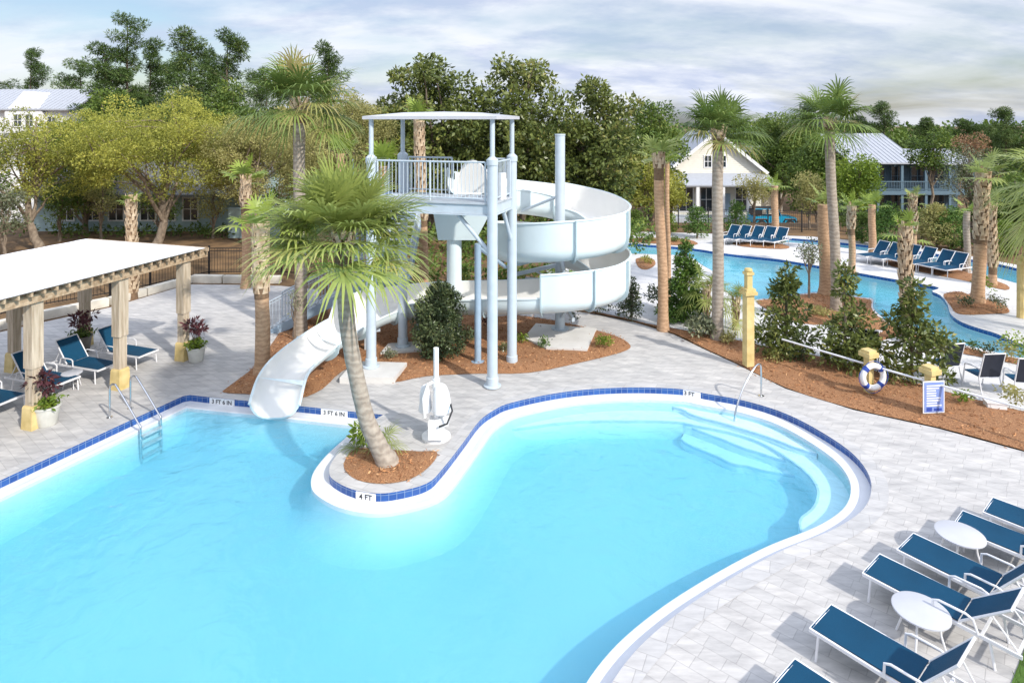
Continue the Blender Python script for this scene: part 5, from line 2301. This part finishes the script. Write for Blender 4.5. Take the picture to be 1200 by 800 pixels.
palm_px('palm with a narrow upright top left of the tower column', (449, 352), (449, 195), 11, 40, 10, bark='palmred', group=gp, elmin=45, leafmat='palmbright', short=True)
palm_px('palm with a narrow upright top above the leaning palm crown', (399, 345), (399, 180), 10, 36, 9, bark='palmred', group=gp, elmin=45, leafmat='palmbright', short=True)
palm_px('palm with tan trunk behind the stair railing', (378, 372), (377, 225), 15, 34, 10, bark='palmred', boots=.2, group=gp, elmin=20)
xr, yr = G(1262, 395)
palm('palm at the right edge reaching fronds into the photo', [(xr, yr, 0), (xr, yr, 2.5), (xr - .1, yr, 5.2)], .24, .2, 2.5, 34, elmin=-45, nseg=28, droop=.5)

# ================================================================== TREES
gl = 'oaks behind the pergola'
x, y, c = at_px(20, 118, 252, 95, 36)
tree('yellow olive oak at far left with a forked leaning trunk', gl, x + 1.3, y, c, 'oak', .125, 60, 270, .5, 1.05, .24, twigs=24, lean=-.6)
x, y, c = at_px(180, 92, 250, 108, 36)
tree('broad yellow green oak above the pergola roof', gl, x, y, c, 'oak', .125, 100, 270, .5, 1.1, .24, twigs=34, lean=.6)
x, y, c = at_px(296, 112, 252, 78, 37)
tree('olive oak between the broad yellow oak and the tall palm', gl, x, y, c, 'olive', .125, 84, 270, .5, 1.0, .18, twigs=30)
x, y, c = at_px(402, 100, 270, 80, 36)
tree('olive yellow tree behind the leaning palm', gl, x, y, c, 'olive', .125, 80, 270, .5, 1.0, .18, twigs=30)
x, y, c = at_px(100, 128, 262, 55, 41)
tree('dark green tree filling the gap between the left oaks', gl, x, y, c, 'green', .2, 50, 160, .6, 1.1, .2)
x, y, c = at_px(-55, 150, 280, 70, 34)
tree('dark oak mostly cut off by the left edge', gl, x, y, c, 'green', .18, 40, 150, .6, 1.0, .22)
x, y, c = at_px(5, 215, 285, 32, 33)
tree('grey leaved small tree at the left edge over the pergola', gl, x, y, c, 'dusty', .15, 22, 220, .35, .6, .09)
for i, (px_i, yt, yb, hw_i, Y_) in enumerate([(62, 170, 240, 44, 50), (140, 160, 240, 40, 50), (205, 165, 240, 36, 50), (262, 170, 245, 40, 50), (325, 185, 285, 50, 43), (430, 190, 290, 50, 44)]):
    x, y, c = at_px(px_i, yt, yb, hw_i, Y_)
    nm = ['at far left behind the forked oak', 'behind the curb palm', 'below the broad yellow oak', 'left of the slim trimmed palm', 'behind the tall palm trunk', 'behind the tower stair'][i]
    tree('dark shaded understory tree ' + nm, 'understory trees on the left', x, y, c, 'green', .2, 26, 75, .5, .9, .1)
for i, (px_i, yt, yb, hw_i, Y_, m_) in enumerate([(70, 215, 268, 26, 38.5, 'green'), (118, 205, 262, 30, 39, 'olive'), (188, 210, 266, 28, 39, 'green'), (250, 205, 262, 26, 39.5, 'olive')]):
    x, y, c = at_px(px_i, yt, yb, hw_i, Y_)
    nm = ['beside the forked oak', 'left of the curb palm', 'behind the curb palm', 'beside the slim trimmed palm'][i]
    tree('small low tree before the bungalow windows, ' + nm, 'understory trees on the left', x, y, c, m_, .15, 22, 100, .35, .65, .08, twigs=8)
for i, (px_i, yt, yb, hw_i, Y_, m_) in enumerate([(66, 138, 230, 46, 54, 'green'), (130, 92, 230, 46, 53, 'green'), (205, 92, 230, 46, 54, 'pine'), (270, 88, 230, 44, 53, 'green'), (340, 104, 240, 48, 52, 'olive'), (425, 112, 250, 44, 52, 'green')]):
    x, y, c = at_px(px_i, yt, yb, hw_i, Y_)
    nm = ['below the white house roof', 'under the tallest pine', 'under the broad dark pines', 'under the pine beside the tall palm', 'right of the tall palm trunk', 'between the tall palm and the tower'][i]
    tree('bushy background tree ' + nm, 'background trees on the left', x, y, c, m_, .26, 50, 75, .7, 1.3, .18)
gm = 'dark magnolias behind the slide'
x, y, c = at_px(505, 56, 268, 80, 39)
tree('dark magnolia rising directly behind the tower roof', gm, x, y, c, 'magnolia', .3, 86, 95, .6, 1.15, .24, 'barkdark', taper=.05)
x, y, c = at_px(612, 50, 270, 76, 39)
tree('tallest dark magnolia right of the tower roof', gm, x, y, c, 'magnolia', .3, 84, 95, .6, 1.15, .24, 'barkdark', taper=.1)
x, y, c = at_px(698, 74, 272, 72, 40)
tree('dark magnolia above the top turn of the slide', gm, x, y, c, 'magnolia', .3, 78, 95, .6, 1.15, .24, 'barkdark', taper=.1)
x, y, c = at_px(565, 140, 300, 55, 42)
tree('dark magnolia filling in behind the tower railing', gm, x, y, c, 'magnolia', .3, 50, 95, .6, 1.1, .2, 'barkdark')
gr = 'trees around the cottage'
x, y, c = at_px(762, 112, 240, 44, 48)
tree('fresh green tree left of the cottage gable', gr, x, y, c, 'green', .24, 56, 120, .7, 1.3, .2)
x, y, c = at_px(758, 172, 262, 40, 44)
tree('pale yellow small tree beside the slide top turn', gr, x, y, c, 'oak', .17, 36, 170, .5, .9, .12, twigs=16)
x, y, c = at_px(786, 196, 258, 22, 46)
tree('pale yellow bushy tree half hiding the cottage porch', gr, x, y, c, 'oak', .17, 22, 190, .45, .8, .1, twigs=10)
x, y, c = at_px(884, 200, 240, 26, 46)
tree('thin olive tree in front of the cottage right corner', gr, x, y, c, 'olive', .14, 24, 130, .4, .7, .09, twigs=14)
x, y, c = at_px(914, 126, 240, 50, 66)
tree('bushy green tree right of the cottage', gr, x, y, c, 'green', .26, 60, 120, .7, 1.4, .22)
x, y, c = at_px(848, 112, 215, 46, 76)
tree('dark green tree peeking above the cottage roof', gr, x, y, c, 'green', .3, 36, 90, .9, 1.6, .22)
x, y, c = at_px(958, 150, 262, 36, 56)
tree('green tree behind the slim grey palm', gr, x, y, c, 'green', .26, 46, 110, .7, 1.3, .2)
x, y, c = at_px(948, 190, 258, 22, 43)
tree('wispy tan tree above the river loungers', gr, x, y, c, 'olive', .14, 26, 150, .4, .7, .09, twigs=16)
x, y, c = at_px(1003, 176, 252, 36, 42)
tree('bright lime green tree in front of the blue house left end', gr, x, y, c, 'bright', .18, 40, 150, .5, .9, .12, twigs=10)
x, y, c = at_px(1092, 146, 205, 34, 46)
tree('open crowned green tree in front of the blue house balcony', gr, x, y, c, 'green', .2, 30, 130, .4, .75, .1, twigs=10)
x, y, c = at_px(1138, 162, 252, 36, 40)
tree('russet tinged bare tree behind the stout curved palm', gr, x, y, c, 'dusty', .14, 34, 120, .4, .8, .1, twigs=20)
x, y, c = at_px(1138, 152, 190, 20, 41)
tree('small russet topped tree behind the curved palm crown', gr, x, y, c, 'russet', .14, 16, 130, .35, .6, .08, twigs=10)
x, y, c = at_px(1185, 195, 290, 50, 38)
tree('dark green tree under the right edge palm', gr, x, y, c, 'green', .2, 50, 150, .5, 1.0, .2)
x, y, c = at_px(1215, 150, 290, 55, 48)
tree('dark tree cut off by the right edge', gr, x, y, c, 'green', .24, 46, 120, .6, 1.2, .2)
x, y, c = at_px(660, 168, 280, 50, 46)
tree('green tree low behind the slide centre post', gr, x, y, c, 'green', .24, 40, 120, .6, 1.1, .2)
x, y, c = at_px(455, 112, 255, 40, 46)
tree('olive tree between the tower and the tall palm', gl, x, y, c, 'oak', .18, 36, 150, .5, 1.0, .16, twigs=14)

pine('tallest pine on the left skyline', 150, 20, 58, 30, .45)
pine('small crooked pine at the left edge skyline', 36, 62, 74, 26, .5)
pine('bushy pine left of the tallest pine', 122, 58, 57, 30, .35, dense=1.4)
pine('pine just right of the tallest pine', 178, 52, 60, 24, .4)
pine('broad dark pine in the middle of the left skyline', 222, 38, 56, 32, .3, dense=1.5)
pine('broad dark pine beside the tall palm crown', 268, 40, 57, 30, .3, dense=1.4)
pine('dark pine behind the right side of the tall palm crown', 382, 56, 56, 26, .3, dense=1.3)
pine('pine with spreading top between the two broad pines', 246, 62, 66, 30, .3, dense=1.4)
pine('low dense pine behind the broad yellow oak', 205, 74, 64, 36, .3, dense=1.5)
pine('low dense pine behind the left oak', 140, 84, 66, 38, .3, dense=1.5)
pine('low dense pine left of the tall palm crown', 308, 84, 64, 34, .3, dense=1.5)
pine('low pine near the white house roof', 96, 76, 72, 34, .25, dense=1.4)
pine('low pine at the far left corner', -10, 78, 76, 34, .25)
for (px_i, yt, Y_, hw_i, lb) in [(1035, 122, 88, 20, 'pine on the ridge line left of the blue house roof end'), (1086, 142, 86, 24, 'pine behind the blue house roof'), (1133, 144, 86, 20, 'pine right of the blue house'),
                                 (1178, 130, 80, 24, 'pine above the right edge palm'), (1008, 140, 90, 22, 'pine left of the blue house roof'), (948, 122, 92, 22, 'pine behind the slim grey palm crown'), (1160, 150, 88, 26, 'low pine between the russet tree and right palm')]:
    pine(lb, px_i, yt, Y_, hw_i, .3, 'pines on the right skyline', 1.3)

# far wood behind everything
cs, rs = [], []
for i in range(330):
    Y_ = random.uniform(96, 125)
    x = random.uniform(-110, 110)
    ht = random.uniform(5.5, 9.5) + (3.0 if x < -20 else 0)
    for k in range(3):
        cs.append((x + random.uniform(-1.5, 1.5), Y_, -2.7 + ht * (.3 + .3 * k)))
        rs.append(random.uniform(1.6, 2.6))
C, O, T = clump_points(cs, rs, 22)
o = quads('far_wood', leaves(C, .8, .6, O, .3), T * .8, M['green'])
tag(o, 'far green wood closing the view behind the houses', 'wood', kind='stuff')

# undergrowth strip behind the fences (reads as one mass)
cs, rs = [], []
for i in range(220):
    px_i = random.uniform(430, 760)
    y_i = random.uniform(262, 300)
    x, y = G(px_i, y_i)
    cs.append((x, y, random.uniform(.2, 1.2)))
    rs.append(random.uniform(.4, .8))
for i in range(150):
    px_i = random.uniform(985, 1330)
    Y_ = random.uniform(42.5, 50)
    cs.append(((px_i - 600) * Y_ / FPX, Y_, ground_z(Y_) + random.uniform(.1, .7)))
    rs.append(random.uniform(.5, .9))
for i in range(90):
    px_i = random.uniform(20, 335)
    Y_ = random.uniform(39.5, 41.3)
    cs.append(((px_i - 600) * Y_ / FPX, Y_, random.uniform(.0, .45)))
    rs.append(random.uniform(.25, .5))
for i in range(120):
    x, y = G(random.uniform(440, 700), random.uniform(300, 338))
    if y < 25.2 and x < -2:
        continue
    cs.append((x, y, random.uniform(.1, .6)))
    rs.append(random.uniform(.3, .6))
C, O, T = clump_points(cs, rs, 130)
o = quads('undergrowth', leaves(C, .22, .5, O, .3), T, M['green'])
tag(o, 'mixed green undergrowth along the far boundary', 'undergrowth', kind='stuff')

# ================================================================== SHRUBS
gs = 'shrubs in the tower bed'
x, y = G(516, 420)
shrub('dense conical holly bush in front of the slide run', x, y, 1.0, 2.3, 'holly', .09, 2000, 90, shape='column', name='holly_bush', group=gs, rclump=.34)
for (px_, py_, w, h, m_, lb) in [(637, 411, .26, .42, 'conifer', 'small round shrub left of the slide post footing'), (710, 410, .34, .5, 'bright', 'low shrub at the right tip of the tower bed'), (612, 405, .25, .45, 'bright', 'small shrub beside the right tower column'),
                                (457, 423, .28, .38, 'dusty', 'low grey green shrub between the two left tower columns'), (590, 415, .22, .3, 'holly', 'tiny shrub between the right hand tower columns'), (548, 402, .3, .5, 'holly', 'shrub in shade under the slide run'),
                                (672, 383, .22, .8, 'holly', 'thin dark shrub behind the slide post'), (575, 388, .35, .6, 'bronze', 'dark bronze shrub in the shade under the slide'), (500, 412, .2, .25, 'dusty', 'tiny tuft at the foot of the holly bush')]:
    x, y = G(px_, py_)
    shrub(lb, x, y, w, h, m_, .07, 1500, 14, group=gs, stem=False)
x, y = G(345, 402)
shrub('young staked tree with thin stem beside the slide run', x, y, .38, 1.9, 'dusty', .08, 500, 14, group=gs, name='young_tree', cat='tree', airy=True, zlow=.8)
gb = 'shrubs in the long mulch bed'
x, y = G(803, 374)
shrub('tall dark green conical shrub beside the red palm', x, y, 1.0, 3.0, 'conifer', .11, 1500, 80, shape='cone', name='conical_shrub', group=gb, rclump=.34)
x, y = G(740, 372)
shrub('dark conical shrub beneath the right end of the slide', x, y, .62, 1.55, 'holly', .09, 1100, 40, shape='cone', name='conical_shrub', group=gb, rclump=.26)
x, y = G(700, 368)
shrub('low dark shrub under the slide right turn', x, y, .6, .7, 'holly', .09, 900, 16, group=gb, stem=False)
x, y = G(770, 362)
shrub('dark shrub at the left foot of the tall conical shrub', x, y, .5, 1.0, 'holly', .1, 900, 18, group=gb, stem=False)
x, y = G(822, 398)
shrub('low grey green grassy shrub between the two palms', x, y, .62, .85, 'dusty', .14, 700, 20, group=gb, stem=False)
x, y = G(852, 404)
shrub('low yellowish shrub right of the tall grey palm foot', x, y, .4, .4, 'olive', .09, 900, 12, group=gb, stem=False)


def palmetto(label, px, py, h, cr, nf):
    x, y = G(px, py)
    palm(label, [(x, y, .03), (x, y, h * .5), (x + .02, y, h)], .12, .09, cr, nf, bark='palmgrey', boots=.8, elmin=-15, nseg=18, name='palmetto', droop=.5, group='fan palmettos in the long bed')


palmetto('fan palmetto with narrow trunk left of the tall grey palm', 828, 382, 1.25, 1.05, 20)
palmetto('fan palmetto right of the tall grey palm', 862, 386, .95, .85, 16)
palmetto('small bright palmetto on the pool island behind the leaning trunk', 438, 527, .12, .8, 10)
x, y = G(424, 522)
shrub('leafy bright green plant at the base of the leaning palm', x, y, .32, .5, 'bright', .16, 700, 12, stem=False, name='leafy_plant', cat='plant')


def magnolia(label, px, py, rx, h, top=1.0, lean=0):
    x, y = G(px, py)
    root = empty('magnolia_sapling', (x, y, .05), 0, label, 'tree', 'young magnolias in the long bed')
    cs, rs = [], []
    for i in range(56):
        t = random.random() ** 1.35
        rr = rx * (1 - t) ** .55 * random.uniform(.35, 1)
        if t > .55:
            rr = rx * .28 * random.uniform(.2, 1)
        a = random.uniform(0, 2 * PI)
        cs.append((rr * math.cos(a) + lean * t, rr * math.sin(a), .3 + (h - .45) * t))
        rs.append(.26 * (1.2 - .5 * t))
    b = MB()
    b.tube([(0, 0, -.1), (.02 + lean * .3, 0, h * .5), (lean, .02, h * .97)], [.05, .035, .01], 7)
    for c in cs[:18]:
        b.tube(limb_path((lean * .2, 0, max(.15, c[2] * .6)), c, .02, 4, .2), [.02, .015, .011, .006], 5)
    b.build('trunk', M['bark'], root, smooth=True)
    C, O, T = clump_points(cs, rs, 760)
    quads('crown', leaves(C, .17, .42, O, .5), T, M['magnolia'], root)
    return root


magnolia('young magnolia with tall top right of the yellow post', 920, 417, .82, 2.9)
magnolia('young magnolia left of the lifebuoy post', 990, 434, .85, 3.2)
magnolia('wide young magnolia between the lifebuoy and the sign', 1068, 446, 1.05, 2.9)
x, y = G(948, 352)
shrub('small round headed tree with pale stem on the river bed', x, y, .62, 2.6, 'dusty', .1, 480, 24, name='young_tree', cat='tree', airy=True, zlow=1.2)
gv = 'low shrubs by the lazy river'
for (px_, py_, w, h, m_, lb) in [(1130, 362, .35, .55, 'holly', 'small shrub at the left of the curved palm bed'), (1168, 364, .4, .6, 'dusty', 'grey shrub at the right of the curved palm bed'), (1150, 350, .5, 1.1, 'bright', 'bright loose shrub between the curved palm and its neighbour'),
                                (1098, 404, .22, .32, 'green', 'first of the small shrubs in the narrow river strip, beside the magnolia'), (1124, 409, .22, .32, 'green', 'second of the small shrubs in the narrow river strip'), (1140, 412, .22, .34, 'green', 'third of the small shrubs in the narrow river strip'),
                                (1160, 418, .28, .42, 'holly', 'fourth of the small shrubs in the narrow river strip'), (1182, 424, .4, .7, 'olive', 'loose olive shrub in the river strip near the right edge'), (1198, 440, .6, 1.3, 'bright', 'tall loose bright shrub at the right edge'),
                                (1130, 478, .3, .42, 'bright', 'bright green tuft in the bed below the clear backed chair'), (1186, 478, .4, .55, 'olive', 'straw coloured tuft near the white ground box'), (930, 424, .45, .5, 'holly', 'low dark shrub at the foot of the magnolia beside the yellow post'),
                                (905, 425, .35, .35, 'olive', 'low olive tuft right of the yellow post'), (758, 310, .4, .5, 'oak', 'yellow shrub in the small round planter by the splash pad'), (760, 284, .4, .4, 'green', 'low shrub on the far bank near the slide'),
                                (790, 285, .4, .4, 'green', 'low shrub on the far bank left of the dark conifer'), (916, 287, .3, .4, 'bright', 'small bright shrub right of the row of five loungers'), (960, 372, .45, .35, 'olive', 'low olive tuft on the river bed peninsula'),
                                (1000, 376, .5, .35, 'olive', 'low straw tuft near the tip of the river bed peninsula')]:
    x, y = G(px_, py_)
    shrub(lb, x, y, w, h, m_, .09, 900, 12, group=gv, stem=False)
ga = 'conifers beyond the lazy river'
for (px_, py_, w, h, m_, lb) in [(817, 279, .95, 2.4, 'conifer', 'green flame shaped conifer left of the tall grey palm'), (862, 274, .9, 2.5, 'conifer', 'green flame shaped conifer right of the tall grey palm'), (1040, 290, 1.2, 3.2, 'conifer', 'dark conifer left of the shaggy topped palm'),
                                (1098, 290, 1.3, 3.0, 'olive', 'olive conifer right of the shaggy topped palm'), (1116, 292, 1.1, 2.9, 'conifer', 'bright conifer between the olive conifer and the curved palm'), (1010, 284, .9, 2.2, 'green', 'green shrub under the lime tree'),
                                (1178, 300, .8, 2.4, 'bright', 'bright conifer behind the second curved palm'), (745, 272, .8, 1.8, 'green', 'green shrub behind the slide turn on the far bank'), (785, 274, .6, 1.6, 'bright', 'light green shrub behind the trimmed red palm')]:
    x, y = G(px_, py_)
    h *= .82
    shrub(lb, x, y, w, h, m_, .13, 620, 50, shape='column', group=ga, name='conifer_shrub', rclump=w * .34)

# ================================================================== LIGHT, SKY, CAMERA
SUN_EL, SUN_AZ = R(37), R(135)   # azimuth clockwise from +Y: from the right, behind the camera
w = bpy.data.worlds.new('World')
scene.world = w
w.use_nodes = True
nt = w.node_tree
n, l = nt.nodes, nt.links
bg = n['Background']
sky = n.new('ShaderNodeTexSky')
sky.sky_type = 'NISHITA'
sky.sun_disc = False
sky.sun_elevation = SUN_EL
sky.sun_rotation = SUN_AZ
sky.air_density = 1.0
sky.dust_density = 1.5
sky.ozone_density = 1.2
tc = n.new('ShaderNodeTexCoord')
sep = n.new('ShaderNodeSeparateXYZ')
l.new(tc.outputs['Generated'], sep.inputs[0])
ad = n.new('ShaderNodeMath')
ad.operation = 'ADD'
ad.inputs[1].default_value = .26
l.new(sep.outputs['Z'], ad.inputs[0])
mxm = n.new('ShaderNodeMath')
mxm.operation = 'MAXIMUM'
mxm.inputs[1].default_value = .05
l.new(ad.outputs[0], mxm.inputs[0])
dx = n.new('ShaderNodeMath')
dx.operation = 'DIVIDE'
l.new(sep.outputs['X'], dx.inputs[0])
l.new(mxm.outputs[0], dx.inputs[1])
dy = n.new('ShaderNodeMath')
dy.operation = 'DIVIDE'
l.new(sep.outputs['Y'], dy.inputs[0])
l.new(mxm.outputs[0], dy.inputs[1])
cmb = n.new('ShaderNodeCombineXYZ')
l.new(dx.outputs[0], cmb.inputs['X'])
l.new(dy.outputs[0], cmb.inputs['Y'])
mp = n.new('ShaderNodeMapping')
mp.inputs['Scale'].default_value = (.75, 1.15, 1)
mp.inputs['Rotation'].default_value = (0, 0, R(-14))
mp.inputs['Location'].default_value = (1.7, 3.1, 0)
l.new(cmb.outputs[0], mp.inputs['Vector'])
nz = n.new('ShaderNodeTexNoise')
nz.inputs['Scale'].default_value = 1.15
nz.inputs['Detail'].default_value = 9
nz.inputs['Roughness'].default_value = .55
nz.inputs['Distortion'].default_value = .5
l.new(mp.outputs[0], nz.inputs['Vector'])
rp = n.new('ShaderNodeValToRGB')
rp.color_ramp.elements[0].position = .3
rp.color_ramp.elements[1].position = .6
l.new(nz.outputs['Fac'], rp.inputs['Fac'])
nz2 = n.new('ShaderNodeTexNoise')
nz2.inputs['Scale'].default_value = 2.4
nz2.inputs['Detail'].default_value = 10
nz2.inputs['Roughness'].default_value = .6
l.new(mp.outputs[0], nz2.inputs['Vector'])
rp2 = n.new('ShaderNodeValToRGB')
rp2.color_ramp.elements[0].position = .4
rp2.color_ramp.elements[0].color = (4.3, 4.85, 6.3, 1)
rp2.color_ramp.elements[1].position = .58
rp2.color_ramp.elements[1].color = (6.7, 6.95, 7.5, 1)
l.new(nz2.outputs['Fac'], rp2.inputs['Fac'])
mx = n.new('ShaderNodeMix')
mx.data_type = 'RGBA'
l.new(rp.outputs['Color'], mx.inputs['Factor'])
l.new(sky.outputs['Color'], mx.inputs['A'])
l.new(rp2.outputs['Color'], mx.inputs['B'])
el = n.new('ShaderNodeMapRange')     # overcast skies are brighter overhead than at the horizon
el.inputs['From Min'].default_value = .2
el.inputs['From Max'].default_value = .8
el.inputs['To Min'].default_value = 1
el.inputs['To Max'].default_value = 2.1
l.new(sep.outputs['Z'], el.inputs['Value'])
vm = n.new('ShaderNodeVectorMath')
vm.operation = 'SCALE'
l.new(mx.outputs['Result'], vm.inputs[0])
l.new(el.outputs['Result'], vm.inputs['Scale'])
l.new(vm.outputs['Vector'], bg.inputs['Color'])
bg.inputs['Strength'].default_value = .12

sd = bpy.data.lights.new('sun', 'SUN')
sd.energy = 3.6
sd.angle = R(1.2)
sd.color = (1, .95, .87)
so_ = bpy.data.objects.new('sun', sd)
col.objects.link(so_)
to_sun = Vector((math.sin(SUN_AZ) * math.cos(SUN_EL), math.cos(SUN_AZ) * math.cos(SUN_EL), math.sin(SUN_EL)))
so_.rotation_euler = to_sun.to_track_quat('Z', 'Y').to_euler()
so_.location = to_sun * 60

cd = bpy.data.cameras.new('camera')
cam = bpy.data.objects.new('camera', cd)
col.objects.link(cam)
cam.location = (0, 0, EYE)
cam.rotation_euler = (R(90), 0, 0)
cd.sensor_width = 36
cd.lens = FPX / 1200 * 36
cd.shift_y = -(400 - HOR) / 1200
cd.clip_end = 2000
cd.clip_start = .1
scene.camera = cam

vs_ = scene.view_settings
vs_.view_transform = 'Standard'
vs_.look = 'None'
vs_.exposure = .24
vs_.gamma = 1
cy = scene.cycles
cy.max_bounces = 7
cy.diffuse_bounces = 3
cy.glossy_bounces = 3
cy.transmission_bounces = 4
cy.transparent_max_bounces = 12
cy.use_denoising = True
cy.volume_bounces = 2
cy.caustics_reflective = False
cy.caustics_refractive = False
